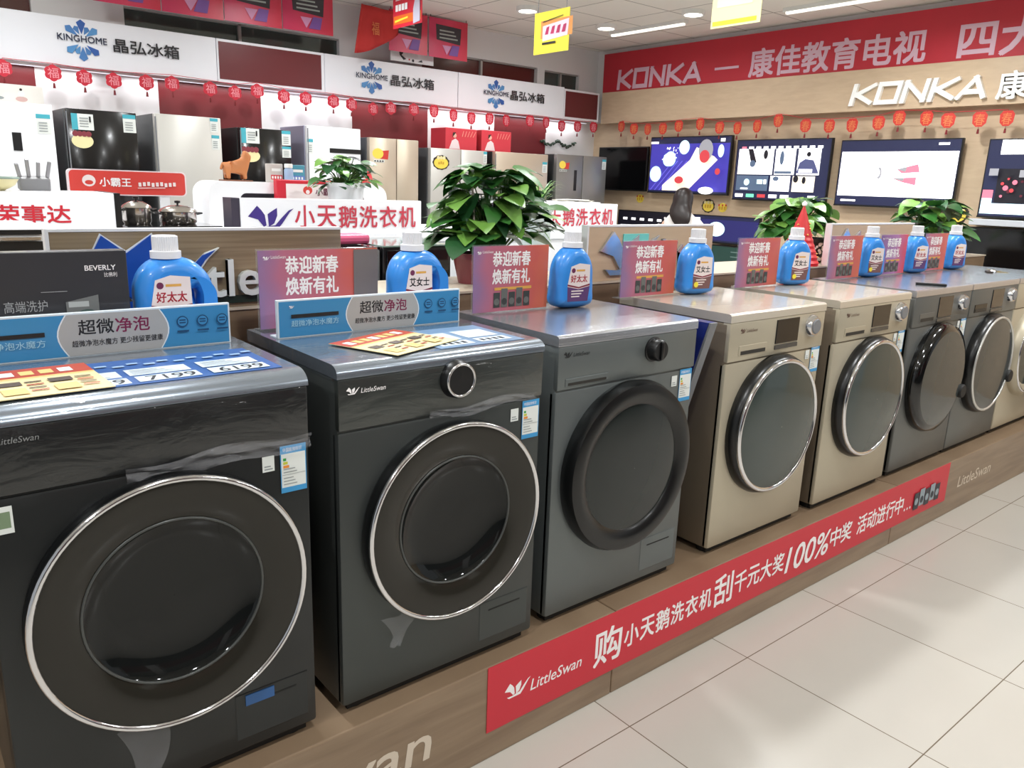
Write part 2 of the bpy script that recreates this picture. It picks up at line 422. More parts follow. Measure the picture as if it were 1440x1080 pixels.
t = thing('added_light_strip', 'added thin white light strip along the underside of the fridge fascia', 'light', (2.6, 5.085, 2.235))  # added lamp, brightens the back wall below the fascia
MB().box(-1.2, 6.0, 5.06, 5.11, 2.235, 2.25, RIMW).build('rail', t)
MB().box(-1.19, 5.99, 5.07, 5.10, 2.232, 2.235, mat('added_strip_glow', (240, 246, 255), 0.5, emit=.8)).build('lamp_strip', t)
for k in range(3):  # area lights of the added strip, washing the wall
    ld = bpy.data.lights.new('added_strip_light', 'AREA'); ld.shape = 'RECTANGLE'; ld.size = 2.2; ld.size_y = .03; ld.energy = 4.0; ld.color = (.93, .97, 1.0)
    lo = bpy.data.objects.new('added_strip_light', ld); COL.objects.link(lo); lo.location = (.0+2.4*k, 5.085, 2.23)

# ---- red banner and the KONKA letters
t = thing('wall_banner', 'long red cloth banner with big pale lettering above the television wall', 'banner', (6.16, 1.2, 2.555))
MB().box(6.13, 6.145, -2.2, 4.99, 2.555, 2.95, mat('banner_red', (186, 36, 52), 0.55, noise=0.1)).build('cloth', t)
F = LF(6.1295, 0, 0); PINKW = mat('banner_lettering', (214, 180, 196), 0.5)
p = MB(); letter_strokes(p, 'KONKA', -4.78, 2.575, 1.10, .20, PINKW, F, .002, th=.2, shear=.08, gap=.12)
p.build('roman_lettering', t); p = MB(); p.rect(-3.52, 2.672, .27, .022, PINKW, F); p.build('dash', t); p = MB()
p.text('康佳教育电视', -3.14, 2.575, 1.57, .235, PINKW, F, bold=.09)
p.build('lettering', t); p = MB(); p.text('四大', -1.33, 2.57, .56, .25, PINKW, F, bold=.1)
p.build('lettering', t)
t = thing('raised_lettering', 'raised white shop letters on the beige fascia above the televisions', 'sign', (6.1, 1.2, 2.27))
WEM = mat('raised_letter_white', (255, 255, 252), 0.35)
p = MB(); letter_strokes(p, 'KONKA', -2.10, 2.275, 1.03, .17, WEM, LF(6.0995, 0, 0), .03, th=.2, shear=.2, gap=.1)
p.build('roman_letters', t)
p = MB(); p.text('康佳', -.99, 2.265, .40, .185, WEM, LF(6.0995, 0, 0), bold=.07, depth=.03); p.build('chinese_letters', t)

# ---- paper charms
CHR = mat('charm_red', (206, 34, 56), 0.45); CHP = mat('charm_pink', (240, 150, 160), 0.5); TAS = mat('tassel_dark_red', (120, 30, 34), 0.7); CHO = mat('charm_orange_red', (200, 50, 40), 0.45)
def charm_mesh(kind):
    """local: hangs below the origin, faces +w"""
    b = MB(); F = FR(0, 0, 0); p = MB()
    if kind == 'fu':
        pts = []
        for k in range(48):
            a = 2*PI*k/48; r = .047+.008*abs(math.sin(3*a)); pts.append((r*math.cos(a), -.06+r*math.sin(a)))
        b.prism(pts, 0, .003, CHR, F); p.lift = .0034; p.step = .0006
        p.text('福', -.033, -.093, .066, .066, CHP, F, bold=.02)
    else:
        pts = [(-.03, -.005), (.03, -.005), (.05, -.03), (.045, -.085), (.02, -.11), (-.02, -.11), (-.045, -.085), (-.05, -.03)]
        b.prism(pts, 0, .003, CHO if kind == 'chun_wall' else CHR, F); p.lift = .0034; p.step = .0006
        p.text('春', -.034, -.1, .068, .08, CHP if kind == 'chun' else mat('charm_gold', (214, 120, 70), .5), F, bold=.02)
    g = MB().tube([(0, 0, 0), (0, 0, -.012)], .0012, TAS, seg=5)
    g.tube([(0, 0, -.11), (0, 0, -.128)], .0015, TAS, seg=5).tube([(0, 0, -.126), (0, 0, -.158)], .006, TAS, seg=7, r1=.009)
    return b, p, g
def make_charm(kind, label, loc, rz, group):
    t = thing('paper_charm', label, 'paper charm', loc, rz, group, local=True)
    b, p, g = charm_mesh(kind)
    b.build('charm_body', t); p.build('character', t); g.build('tassel', t)
    return t
BACK = [(0.52, 2.19), (0.81, 2.19), (1.00, 2.18), (1.19, 2.18), (1.41, 2.19), (1.59, 2.20), (1.87, 2.19), (2.06, 2.18), (2.24, 2.21), (2.46, 2.19), (2.65, 2.19), (2.90, 2.19), (3.07, 2.18), (3.28, 2.16), (3.46, 2.18), (3.70, 2.19),
        (3.92, 2.19), (4.14, 2.17), (4.35, 2.16), (4.57, 2.17), (4.78, 2.17), (5.09, 2.19), (5.31, 2.19), (5.53, 2.17), (5.76, 2.18), (6.00, 2.19)]
TVC = [(4.60, 2.19), (4.42, 2.16), (4.23, 2.15), (4.03, 2.15), (3.83, 2.17), (3.57, 2.18), (3.34, 2.14), (3.14, 2.13), (2.93, 2.14), (2.72, 2.18), (2.45, 2.13), (2.23, 2.12), (2.03, 2.12), (1.81, 2.13), (1.65, 2.16), (1.44, 2.15), (1.28, 2.13), (1.06, 2.13), (0.88, 2.13)]
src = {}
def place_charm(kind, label, loc, rz, group):
    if kind not in src: src[kind] = make_charm(kind, label, loc, rz, group); return
    c = copy_tree(src[kind]); c.location = loc; c.rotation_euler = (0, 0, rz); c['label'] = label
for i, (x, z) in enumerate(BACK):
    k = 'fu' if i < 16 else 'chun'
    onm = any(a <= x <= b and q for a, b, q in xs)
    place_charm(k, 'red %s paper charm under the fascia, %s from the left, against the %s wall' % ('blossom-shaped' if k == 'fu' else 'lantern-shaped', ORD[i], 'maroon' if onm else 'white'), (x, 4.97, z+.06), rnd.uniform(-.15, .15), 'paper charms under the fascia')
for i, (y, z) in enumerate(TVC):
    place_charm('chun_wall', 'orange-red paper charm above the televisions, %s from the room corner' % ORD[i], (6.05, y, z+.06), -PI/2+rnd.uniform(-.2, .2), 'paper charms above the televisions')
g = MB()
pts = [(x, 4.972, z+.062) for x, z in BACK]; g.tube(pts, .002, CHR, seg=5); tag(g.build('garland_string'), 'thin red string carrying the paper charms under the white fascia', 'string')
g = MB().tube([(6.052, y, z+.062) for y, z in TVC], .002, CHR, seg=5); tag(g.build('garland_string'), 'thin red string carrying the paper charms above the televisions', 'string')

# ---- posters over the fascia
PINKP = ramp_print('pink_poster', [(0, (200, 50, 92)), (.5, (214, 66, 96)), (1, (206, 54, 76))], 0)
PURP = mat('poster_purple', (126, 84, 160), .5); TEAL = mat('poster_teal', (84, 96, 92), .5); SLATE = mat('poster_slate', (58, 54, 60), .5); LILAC = mat('poster_lilac', (214, 150, 190), .5)
PO = [(1.08, 1.53, 2.68, 'leftmost pink poster hung above the fridge fascia'), (1.53, 1.98, 2.68, 'second pink poster from the left above the fridge fascia'), (1.98, 2.44, 2.685, 'third pink poster from the left above the fridge fascia'), (2.44, 2.88, 2.69, 'pink poster beside the white pier, right end of the row of four'),
      (3.40, 3.80, 2.65, 'pink poster partly behind the red hanging poster'), (3.81, 4.24, 2.65, 'pink poster with dark ticket, last before the maroon window')]
for a, b, z0, lb in PO:
    t = thing('hanging_poster', lb, 'poster', ((a+b)/2, 4.9, z0), group='pink posters over the fascia')
    h = CEIL-.02-z0
    MB().box(a+.004, b-.004, 4.9, 4.903, z0, z0+h, PINKP).build('sheet', t)
    q = MB(); q.step = .0008; F = FR(0, 4.8995, 0); c = (a+b)/2
    q.poly([(c-.13, z0+.15), (c+.13, z0+.13), (c+.14, z0+.27), (c-.14, z0+.28)], SLATE, F)
    for k in range(3): q.rect(c-.1, z0+.165+k*.03, .2-.02*k, .012, mat('poster_script', (170, 180, 175), .5), F)
    q.poly([(c-.07, z0+.11), (c-.02, z0+.03), (c+.03, z0+.11)], LILAC, F); q.poly([(c+.0, z0+.03), (c+.1, z0+.03), (c+.12, z0+.12), (c+.04, z0+.12)], PURP, F)
    q.build('print', t)
    cl = MB()
    for xx in (a+.02, b-.02): cl.tube([(xx, 4.9, z0+h), (xx, 4.9, CEIL)], .003, BLACK, seg=5)
    cl.build('hanger', t)
# draped red cloth
v = []; fs = []; nx, nz = 14, 8
for i in range(nx+1):
    for k in range(nz+1):
        u, q = i/nx, k/nz
        x = 3.12+.36*u-.07*(1-q)*(1-u); zt_, zb_ = 2.97-.02*u, 2.58+.2*u**1.5
        v.append((x, 4.86+.015*math.sin(u*14)*(1-.5*q), zb_+(zt_-zb_)*q))
for i in range(nx):
    for k in range(nz): a = i*(nz+1)+k; fs.append((a, a+nz+1, a+nz+2, a+1))
t = thing('draped_banner', 'red cloth bunched and draped to a point over the fascia', 'banner', (3.3, 4.86, 2.58))
o = MB().add(v, fs, mat('cloth_red', (200, 50, 48), .7)).build('cloth', t, 1.2)
sm = o.modifiers.new('thick', 'SOLIDIFY'); sm.thickness = .004
q = MB(); q.text('福', 3.2, 2.74, .07, .1, mat('cloth_gold', (226, 130, 80), .6), FR(0, 4.835, 0), bold=.03); q.build('print', t)
# fallen notice on the fascia
t = tag(MB().box(3.47, 3.92, 4.985, 4.992, 2.585, 2.70, mat('notice_white', (222, 220, 222), .5)).build('ink_painting'), 'white paper ink painting standing on the fascia below the pink posters', 'picture')
q = MB(); q.step = .0008; F = FR(0, 4.9845, 0)
q.poly([(3.55, 2.69), (3.6, 2.66), (3.58, 2.64), (3.63, 2.61), (3.6, 2.6), (3.56, 2.64)], INK, F); q.disc(3.7, 2.605, .012, INK, F); q.disc(3.66, 2.61, .008, INKR, F); q.poly([(3.75, 2.6), (3.79, 2.62), (3.8, 2.6)], INK, F)
q.build('print', t)

# ---- posters hanging from the ceiling (face the aisle on the left)
def ceiling_poster(label, y0, y1, z0, z1, x, m, paint):
    t = thing('ceiling_poster', label, 'poster', (x, (y0+y1)/2, z0))
    MB().box(x, x+.004, y0, y1, z0, z1, m, 0).build('sheet', t)
    q = MB(); q.step = .0006; paint(q, LF(x-.0005, 0, 0)); q.build('print', t)
    h = MB()
    for yy in (y0+.03, y1-.03): h.tube([(x+.002, yy, z1), (x+.002, yy, CEIL)], .002, GREYP, seg=5)
    h.build('hanger', t)
YEL = mat('poster_yellow', (246, 226, 70), .4); ORG = mat('poster_orange', (226, 150, 80), .4); PKL = mat('poster_pink_light', (246, 214, 232), .4)
def p1(q, F):
    q.rect(-2.44, 2.42, .28, .1, ORG, F); q.poly([(-2.42, 2.405), (-2.2, 2.42), (-2.19, 2.51), (-2.42, 2.49)], PKL, F)
    [q.poly([(-2.4+k*.05, 2.44), (-2.37+k*.05, 2.44), (-2.36+k*.05, 2.485), (-2.385+k*.05, 2.48)], mat('poster_crimson', (180, 40, 90), .5), F) for k in range(4)]; q.rect(-2.42, 2.385, .12, .012, INK, F)
    q.poly([(-2.42, 2.51), (-2.24, 2.53), (-2.24, 2.534), (-2.42, 2.515)], INK, F)
ceiling_poster('bright yellow poster hanging below the ceiling by the downlights', 2.19, 2.50, 2.335, 2.57, 3.0, YEL, p1)
def p2(q, F):
    q.rect(-1.16, 2.34, .25, .02, YEL, F); q.rect(-1.14, 2.42, .2, .05, mat('poster_cream_pink', (250, 225, 215), .4), F)
ceiling_poster('pale cream-yellow poster hanging above the red banner', .89, 1.17, 2.33, 2.56, 3.0, mat('poster_cream', (250, 244, 190), .4), p2)
def p3(q, F):
    q.rect(-4.15, 2.7, .38, .06, mat('poster_flame', (230, 110, 40), .4), F); q.poly([(-4.13, 2.715), (-3.95, 2.73), (-3.95, 2.742), (-4.13, 2.73)], YEL, F)
    q.text('立减', -4.12, 2.86, .16, .07, INKW, F, bold=.06); [q.rect(-4.12+k*.045, 2.79, .035, .045, INKW, F) for k in range(4)]
    q.poly([(-3.87, 2.68), (-3.78, 2.69), (-3.78, 2.88), (-3.84, 2.86), (-3.87, 2.78)], mat('poster_silver', (200, 196, 214), .4), F)
ceiling_poster('red poster with silver appliance picture hanging over the draped cloth', 3.76, 4.16, 2.675, 2.98, 3.0, mat('poster_red', (210, 40, 60), .4), p3)

# =============================================================== plinth and the low partition behind the washers
PH = 0.2917
SEAMS = [-1.9, -0.56, 1.2911, 3.1395, 4.99, 5.7]
PLB = ['wood-look floor plinth unit, nearest one at the left end', 'wood-look floor plinth unit under the two dark washers, partly lettered', 'wood-look floor plinth unit fully crossed by the red banner strip', 'wood-look floor plinth unit with small pale lettering right of the red strip', 'wood-look floor plinth unit at the far right end']
INKC = mat('plinth_cream_ink', (214, 200, 182), .5)
for i in range(5):
    a, b = SEAMS[i], SEAMS[i+1]
    t = thing('display_plinth', PLB[i], 'plinth', ((a+b)/2, .5, 0), group='plinth units')
    MB().box(a+.0015, b-.0015, 0, .698, 0, PH, PLW, .004).build('plinth_body', t)
    if i in (1, 3):
        q = MB(); F = FR(0, -.0006, 0)
        if i == 1: q.text('LittleSwan', -.18, .1, .78, .11, INKC, F, bold=.05, shear=.15); q2 = MB(); swan(q2, -.45, .1, .2, INKC, F); q2.build('swan_mark', t)
        else: q.text('LittleSwan', 3.84, .125, .42, .058, INKC, F, bold=.02, shear=.15)
        q.build('lettering', t)
t = thing('banner_strip', 'red adhesive promotion strip with white Chinese lettering along the plinth front', 'banner', (2.25, -.003, .1))
MB().box(.79, 3.70, -.0025, -.0008, .088, .2915, mat('strip_red', (206, 44, 60), .45)).build('strip', t)
q = MB(); F = FR(0, -.0027, 0)
q2 = MB(); swan(q2, .85, .165, .095, INKW, F); q2.build('swan_mark', t); q.text('LittleSwan', .945, .158, .2, .036, INKW, F, bold=.03, shear=.2); q.build('roman_lettering', t); q = MB()
q.text('购', 1.20, .125, .12, .12, INKW, F, bold=.06)
x = 1.335
for ch in '小天鹅洗衣机': q.text(ch, x, .145, .066, .075, INKW, F, bold=.07); x += .0755
q.text('刮', 1.795, .13, .105, .115, INKW, F, bold=.07)
x = 1.915
for ch in '千元大奖': q.text(ch, x, .145, .072, .08, INKW, F, bold=.07); x += .081
q.text('100%', 2.245, .125, .31, .105, INKW, F, bold=.06, shear=.2)
x = 2.575
for ch in '中奖': q.text(ch, x, .14, .082, .085, INKW, F, bold=.07); x += .09
q.build('lettering', t); q = MB()
x = 2.80
for ch in '活动进行中': q.text(ch, x, .14, .078, .085, INKW, F, bold=.06); x += .086
for k in range(3): q.disc(3.245+k*.028, .148, .007, INKW, F, n=8)
q.build('lettering', t)
q = MB()
q.lift = .004
for k in range(5):
    xx = 3.33+k*.055; G1 = mat('print_steel', (150, 164, 172), .5); G2 = mat('print_dark', (44, 50, 60), .5)
    q.rect(xx, .125+.01*(k % 2), .05, .085, G1 if k % 2 else G2, F); q.disc(xx+.025, .165, .018, G2 if k % 2 else G1, F, n=12)
q.build('appliance_picture', t)

t = thing('display_partition', 'low wood-look partition wall running behind the washing machines', 'partition', (2.2, .85, 0), 0)
MB().box(-1.2, 5.6, .70, 1.06, 0, 1.195, PLW, .004).build('partition_body', t)
MB().box(-1.2, 5.6, .695, 1.065, 1.195, 1.203, mat('ledge_pale', (206, 192, 172), .4)).build('ledge', t)

SWBLUE = mat('swan_blue', (24, 74, 168), .35); LETW = mat('letter_white', (226, 230, 228), .3); DSTRIP = mat('strip_dark_green', (36, 52, 44), .4); SILV = mat('letter_silver', (206, 210, 216), .16, .8)
TEALL = mat('letter_teal', (120, 214, 206), .3)
for k, (a, b, lb) in enumerate(((-.024, .742, 'wood-look back panel with blue swan and white raised letters behind the first bottle'), (1.78, 2.55, 'wood-look back panel with silver swan emblem behind the fourth bottle'), (3.55, 4.48, 'wood-look back panel behind the far group of bottles'))):
    t = thing('back_panel', lb, 'panel', ((a+b)/2, .72, 1.203), group='panels on the partition')
    MB().box(a, b, .705, .735, 1.203, 1.412, PANELW if k == 0 else BEIGE, .002).build('board', t)
    MB().box(a, b, .703, .737, 1.412, 1.419, WHITE).build('top_edge', t)
    MB().box(a-.008, a, .703, .737, 1.203, 1.419, WHITE).build('side_edge', t)
    F = FR(0, .7045, 0)
    if k == 0:
        q = MB(); swan(q, .035, 1.215, .34, LETW, FR(0, .7045, 0), .014); q.build('swan_backing', t)
        q = MB()
        for P in (SW1, SW2, SW3):
            cx = sum(p[0] for p in P)/len(P); cy = sum(p[1] for p in P)/len(P)
            q.prism([(.035+.34*(cx+(p[0]-cx)*.9), 1.215+.34*(cy+(p[1]-cy)*.93)) for p in P], .0142, .018, SWBLUE, F)
        # the raised wings that show above the bottle
        q.prism([(.045, 1.33), (.085, 1.404), (.14, 1.36), (.2, 1.404), (.23, 1.33), (.2, 1.25), (.08, 1.25)], .0182, .022, SWBLUE, F)
        q.prism([(.043, 1.33), (.083, 1.409), (.14, 1.366), (.204, 1.409), (.234, 1.33), (.2, 1.25), (.08, 1.25)], .016, .0181, LETW, F)
        q.build('swan_emblem', t)
        for depth0, m, nm, g_ in ((.0, LETW, 'letter_blocks', 0),):
            q = MB(); q.text('LittleS', .19, 1.235, .36, .10, m, F, bold=.05, depth=.02); q.build(nm, t)
        MB().box(.2, .7, .698, .7049, 1.215, 1.235, DSTRIP).build('dark_strip', t)  # dark green strip below the raised letters
    elif k == 1:
        q = MB(); swan(q, 1.84, 1.225, .34, SILV, F, .012); q.build('swan_emblem', t)
        q = MB(); q.text('Little', 2.2, 1.24, .32, .12, SILV, F, bold=.05, depth=.012); q.build('letter_blocks', t)
        MB().box(1.97, 2.12, .700, .7045, 1.32, 1.385, TEALL, .001).build('clear_film', t)
    else:
        q = MB(); swan(q, 3.62, 1.225, .34, SILV, F, .012); q.build('swan_emblem', t)

# =============================================================== washing machines
ZB, ZT = .317, 1.167
STEEL = mat('steel_top', (196, 198, 204), .2, .8, brushed=True)
STEELW = mat('steel_top_wrapped', (150, 160, 172), .22, .75, coat=.7, wrap=.3)
CHTOP = mat('champagne_top', (214, 206, 190), .25, .45, coat=.3)
GRAPH = mat('graphite_metal', (46, 48, 48), .38, .55, coat=.25)
GRAPHW = mat('graphite_glossy_wrapped', (34, 36, 37), .3, .3, coat=.8, wrap=.35)
GREYM = mat('grey_metal', (78, 82, 81), .38, .6)
GREYMW = mat('grey_panel_wrapped', (60, 64, 62), .3, .4, coat=.8, wrap=.35)
GREYL = mat('light_grey_metal', (112, 118, 118), .4, .55)
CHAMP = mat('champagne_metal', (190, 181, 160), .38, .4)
CHAMPSH = mat('champagne_side_shaded', (120, 108, 92), .42, .4)  # champagne darkened in the colour for shade on the cabinet sides
DARKM = mat('dark_grey_metal', (112, 114, 112), .38, .55)
GLASSK = mat('smoked_glass', (20, 22, 22), .05, spec=.35)
GLASSB = mat('smoked_glass_brown', (40, 38, 33), .09, spec=.35)
GLASSG = mat('smoked_glass_green_grey', (62, 70, 67), .06, spec=.5)
RINGK = mat('ring_black', (14, 15, 16), .28)
FILM = mat('clear_film', (235, 235, 240), .1, alpha=.12, coat=1.0, wrap=.8)
FOOTM = mat('foot_black', (12, 12, 12), .6)
LBLUE = mat('label_blue', (60, 150, 206), .5); LWHITE = mat('label_white', (226, 230, 226), .5); LGREY = mat('label_grey', (150, 156, 156), .5)

def energy_label(t, x, y, z, s=1.0):
    q = MB(); F = FR(0, y-.0015, 0); w_, h = .058*s, .105*s
    q.rect(x, z, w_, h, LBLUE, F); q.rect(x+.002, z+.012, w_-.004, h-.03, LWHITE, F)
    q.text('中国能效标识', x+.006, z+h-.014, w_-.016, .009*s, INKW, F)
    for k, c in enumerate(((50, 160, 70), (200, 200, 60), (230, 140, 50))): q.rect(x+.006, z+h*.68-k*.008, .007+.003*k, .006, mat('energy_%d' % k, c, .5), F)
    for k in range(5): q.rect(x+.006, z+.018+k*.007+(.006 if k > 2 else 0), .03-.004*(k % 3), .002, LGREY, F)
    q.rect(x+.003, z+.040, w_-.006, .001, LGREY, F)
    q.build('energy_label', t)
def small_label(t, x, y, z, w_=.026, h=.034):
    q = MB(); F = FR(0, y-.0015, 0); q.rect(x, z, w_, h, LWHITE, F); q.rect(x+.004, z+.004, w_-.008, .003, LGREY, F); q.rect(x+.004, z+.01, w_-.012, .003, LGREY, F); q.build('sticker', t)

def washer(label, x, yf, body, side, top, panel, door, seam=1.015, depth=.5, w_=.597, wrapped=False, knob=None, display=None, drawer=None, logo=None, logo_m=INKW, hatch=True, lab=None, ring_r=.26, zc=.742, cx=None, handle=None, front_curve=False, ztop=1.167):
    t = thing('washing_machine', label, 'washing machine', (x+w_/2, yf+depth/2, PH), group='front-loading washing machines on the plinth')
    y1 = yf+depth
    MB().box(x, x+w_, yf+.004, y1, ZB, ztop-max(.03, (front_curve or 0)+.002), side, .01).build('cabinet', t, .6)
    MB().box(x, x+w_, yf, yf+.03, ZB+.002, seam-.002, body, .008).build('front_panel', t, .6)
    # top slab with a rolled front edge
    T = MB(); prof = []
    r = front_curve if front_curve else .008
    for k in range(7):
        a = PI/2*k/6; prof.append((yf-.004+r*1.5*(1-math.cos(a)), ztop-r+r*math.sin(a)))
    zl = ztop-max(.03, r+.002); prof = [(yf-.004, zl)]+prof+[(y1, ztop), (y1, zl)]
    n = len(prof)
    vv = [(x-.001, a, b) for a, b in prof]+[(x+w_+.001, a, b) for a, b in prof]
    T.add(vv, [tuple(range(n)), tuple(range(n, 2*n))[::-1]]+[(i, n+i, n+(i+1) % n, (i+1) % n) for i in range(n)], top); T.build('top_panel', t, .5)
    cp = MB().box(x+.001, x+w_-.001, yf-.004, yf+.03, seam+.001, zl-.0005, panel, .005).build('control_panel', t, .6)
    for fx in (x+.05, x+w_-.05):
        for fy in (yf+.05, y1-.05):
            MB().lathe([(0, 0), (.028, 0), (.028, ZB-PH+.002), (0, ZB-PH+.002)], FOOTM, Matrix.Translation((fx, fy, PH)), 16).build('foot', t)
    MB().box(x+.02, x+w_-.02, yf+.02, yf+.03, PH+.004, ZB+.004, FOOTM).build('base_strip', t)
    # door: axis points out of the front
    cx = x+w_/2 if cx is None else cx
    F = FR(cx, yf, zc); R = ring_r
    d = None
    if door == 'chrome_big':
        d = MB().lathe([(R-.005, 0), (R, .012), (R, .03), (R-.004, .042)], RINGK, F, 72).build('door', t, .7)
        MB().torus(R-.006, .0065, CHROME, FR(cx, yf-.043, zc), 80).build('chrome_rim', d, 1.5)
        MB().lathe([(R-.010, .044), (R-.03, .046), (R-.075, .035), (R-.09, .028)], GLASSB, F, 72).build('door_cover', d, 1.0)
        MB().lathe([(R-.09, .028), (R-.1, .018), (R-.14, .006), (.06, .002), (.001, .0015)], GLASSK, F, 72).build('glass_bowl', d, 1.0)
        MB().torus(R-.092, .003, mat('inner_rim_grey', (70, 72, 70), .3), FR(cx, yf-.028, zc), 72, 8).build('inner_rim', d, 1.5)
    elif door == 'black_wide':
        d = MB().lathe([(R, 0), (R+.004, .02), (R-.006, .045), (R-.03, .052), (R-.06, .044), (R-.068, .036)], RINGK, F, 72).build('door', t, .9)
        MB().lathe([(R-.068, .036), (R-.1, .04), (.08, .044), (.001, .045)], mat('smoked_glass_plain', (38, 42, 41), .1, spec=.4), F, 72).build('door_glass', d, 1.0)
    elif door == 'chrome_offset':
        d = MB().lathe([(R, 0), (R+.002, .012), (R-.006, .035), (R-.012, .04)], RINGK, F, 72).build('door', t, .9)
        MB().torus(R-.02, .009, CHROME, FR(cx, yf-.042, zc), 80).build('chrome_rim', d, 1.5)
        MB().lathe([(R-.026, .046), (R-.06, .052), (.1, .056), (.001, .057)], GLASSG, F, 72).build('door_glass', d, 1.0)
    elif door == 'black_plain':
        d = MB().lathe([(R, 0), (R+.004, .02), (R-.008, .048), (R-.035, .056)], mat('ring_gloss_black', (10, 11, 12), .12, coat=.4), F, 72).build('door', t, .9)
        MB().lathe([(R-.035, .056), (R-.08, .06), (.1, .062), (.001, .063)], mat('smoked_glass_grey', (66, 70, 69), .07, spec=.5), F, 72).build('door_glass', d, 1.0)
    elif door == 'silver_rim':
        d = MB().lathe([(R, 0), (R+.002, .02), (R-.006, .045), (R-.014, .05)], RINGK, F, 72).build('door', t, .9)
        MB().torus(R-.018, .007, mat('silver_rim', (214, 214, 210), .25, .6), FR(cx, yf-.05, zc), 80).build('silver_rim', d, 1.5)
        MB().lathe([(R-.024, .052), (R-.08, .058), (.1, .06), (.001, .061)], mat('smoked_glass_grey', (66, 70, 69), .07, spec=.5), F, 72).build('door_glass', d, 1.0)
    elif door == 'champagne_ring':
        d = MB().lathe([(R, 0), (R, .02), (R-.02, .045), (R-.05, .04), (R-.07, .03)], CHAMP, F, 72).build('door', t, .9)
        MB().torus(R-.03, .008, CHROME, FR(cx, yf-.044, zc), 72).build('chrome_rim', d, 1.5)
        MB().lathe([(R-.07, .03), (.1, .034), (.001, .035)], GLASSG, F, 72).build('door_glass', d, 1.0)
    if handle:
        MB().lathe([(0, .068), (.03, .068), (.034, .062), (.034, .05)], FOOTM, FR(cx+handle[0], yf, zc+handle[1]), 24).build('handle', d, .8)
    # control panel items
    yp = yf-.004
    if knob:
        kx, kz, kr, kind = knob
        kb = MB()
        if kind == 'black':
            kb.lathe([(kr+.004, 0), (kr+.004, .004), (kr, .006), (kr*.94, .03), (kr*.85, .034), (0, .034)], BLACK, FR(kx, yp, kz), 28)
            kb.box(-.006, .006, -kr*.8, kr*.8, .034, .04, BLACK, .002, FR(kx, yp, kz))
            kb.build('knob', cp, .7)
        else:
            k0 = kb.lathe([(kr+.006, 0), (kr+.004, .012), (kr-.002, .022), (0, .022)], BLACK if kind == 'ring' else CHROME, FR(kx, yp, kz), 36).build('knob', cp, .7)
            if kind == 'ring': MB().torus(kr-.003, .0035, CHROME, FR(kx, yp-.022, kz), 40, 8).build('knob_rim', cp, 1.5)
            else: MB().lathe([(kr*.8, .022), (kr*.7, .026), (0, .026)], GREYP, FR(kx, yp, kz), 30).build('knob_cap', cp, .7)
    if display:
        a, b, z0, z1 = display
        MB().box(a, b, yp-.003, yp+.004, z0, z1, GBLACK, .002).build('display', cp)
        MB().box(a, b, yp-.004, yp+.004, z0-.02, z0-.004, mat('display_strip', (90, 88, 84), .25, .4), .002).build('button_strip', cp)
    if drawer:
        a, b, z0, z1, m = drawer
        dr = MB().box(a, b, yp-.0025, yp+.01, z0, z1, m, .002).build('detergent_drawer', cp)
        MB().box(a+.01, b-.01, yp-.0035, yp-.0026, z0+.003, z0+(z1-z0)*.45, mat('recess_dark', (40, 38, 34), .5)).build('drawer_grip', cp)
    if logo:
        a, z = logo; q = MB(); FF = FR(0, yp-.001, 0); swan(q, a, z, .034, logo_m, FF); q.text('LittleSwan', a+.036, z+.001, .062, .011, logo_m, FF, shear=.2); q.build('maker_mark', cp)
    if hatch:
        h = MB().box(x+w_-.19, x+w_-.02, yf-.0015, yf+.003, ZB+.03, ZB+.145, body, .003).build('filter_hatch', t)
        MB().box(x+w_-.16, x+w_-.05, yf-.0022, yf-.0016, ZB+.115, ZB+.119, FOOTM).build('hatch_grip', h)
    if lab == 'full': energy_label(t, x+w_-.066, yf, .905); small_label(t, x+w_-.105, yf, .96)
    return t

def film_strip(t, x0, x1, y, z, h, seed, name='plastic_film'):
    R = random.Random(seed); v = []; fs = []; n = 40; m = 6
    for i in range(n+1):
        for k in range(m+1):
            u = i/n; q = k/m
            v.append((x0+(x1-x0)*u, y-.004-.010*abs(math.sin(3*u+q*5))-.006*math.sin(u*23+q*9+seed)*math.sin(q*PI)-R.random()*.0025, z+h*q+.006*math.sin(u*9+seed)+.012*u))
    for i in range(n):
        for k in range(m): a = i*(m+1)+k; fs.append((a, a+m+1, a+m+2, a+1))
    return MB().add(v, fs, FILM).build(name, t, 1.0)
def film_flap(t, x, y, z, w_, h, seed):
    v = []; fs = []; n = 10
    for i in range(n+1):
        for k in range(5):
            u = k/4; q = i/n; ww = w_*(1-.75*q)
            v.append((x+(u-.5)*ww+.01*math.sin(q*4), y-.012-.006*math.sin(u*9+q*7+seed), z-h*q))
    for i in range(n):
        for k in range(4): a = i*5+k; fs.append((a, a+1, a+6, a+5))
    MB().add(v, fs, FILM).build('film_tail', t, 1.0)

YF = .047
m1 = washer('nearest dark graphite washing machine with big chrome-ringed door, wrapped in plastic film', -.280, YF, GRAPH, GRAPH, STEELW, GRAPHW, 'chrome_big', seam=1.012, depth=.52, logo=(-.279, 1.105), logo_m=mat('mark_grey', (130, 132, 132), .5), front_curve=.03, lab='full', cx=.02, ring_r=.263)
film_strip(m1, -.05, .316, YF, .99, .036, 3); film_flap(m1, -.06, YF, .49, .1, .17, 2); film_flap(m1, .12, YF, .56, .03, .08, 5)
q = MB(); q.rect(-.262, .945, .03, .05, LWHITE, FR(0, YF-.0012, 0)); q.rect(-.258, .955, .022, .03, mat('label_dull_green', (120, 140, 110), .5), FR(0, YF-.0012, 0)); q.build('rating_sticker', m1)
MB().box(.15, .215, YF-.004, YF-.001, .43, .455, mat('blue_tape', (44, 92, 150), .4)).build('blue_tape', m1)
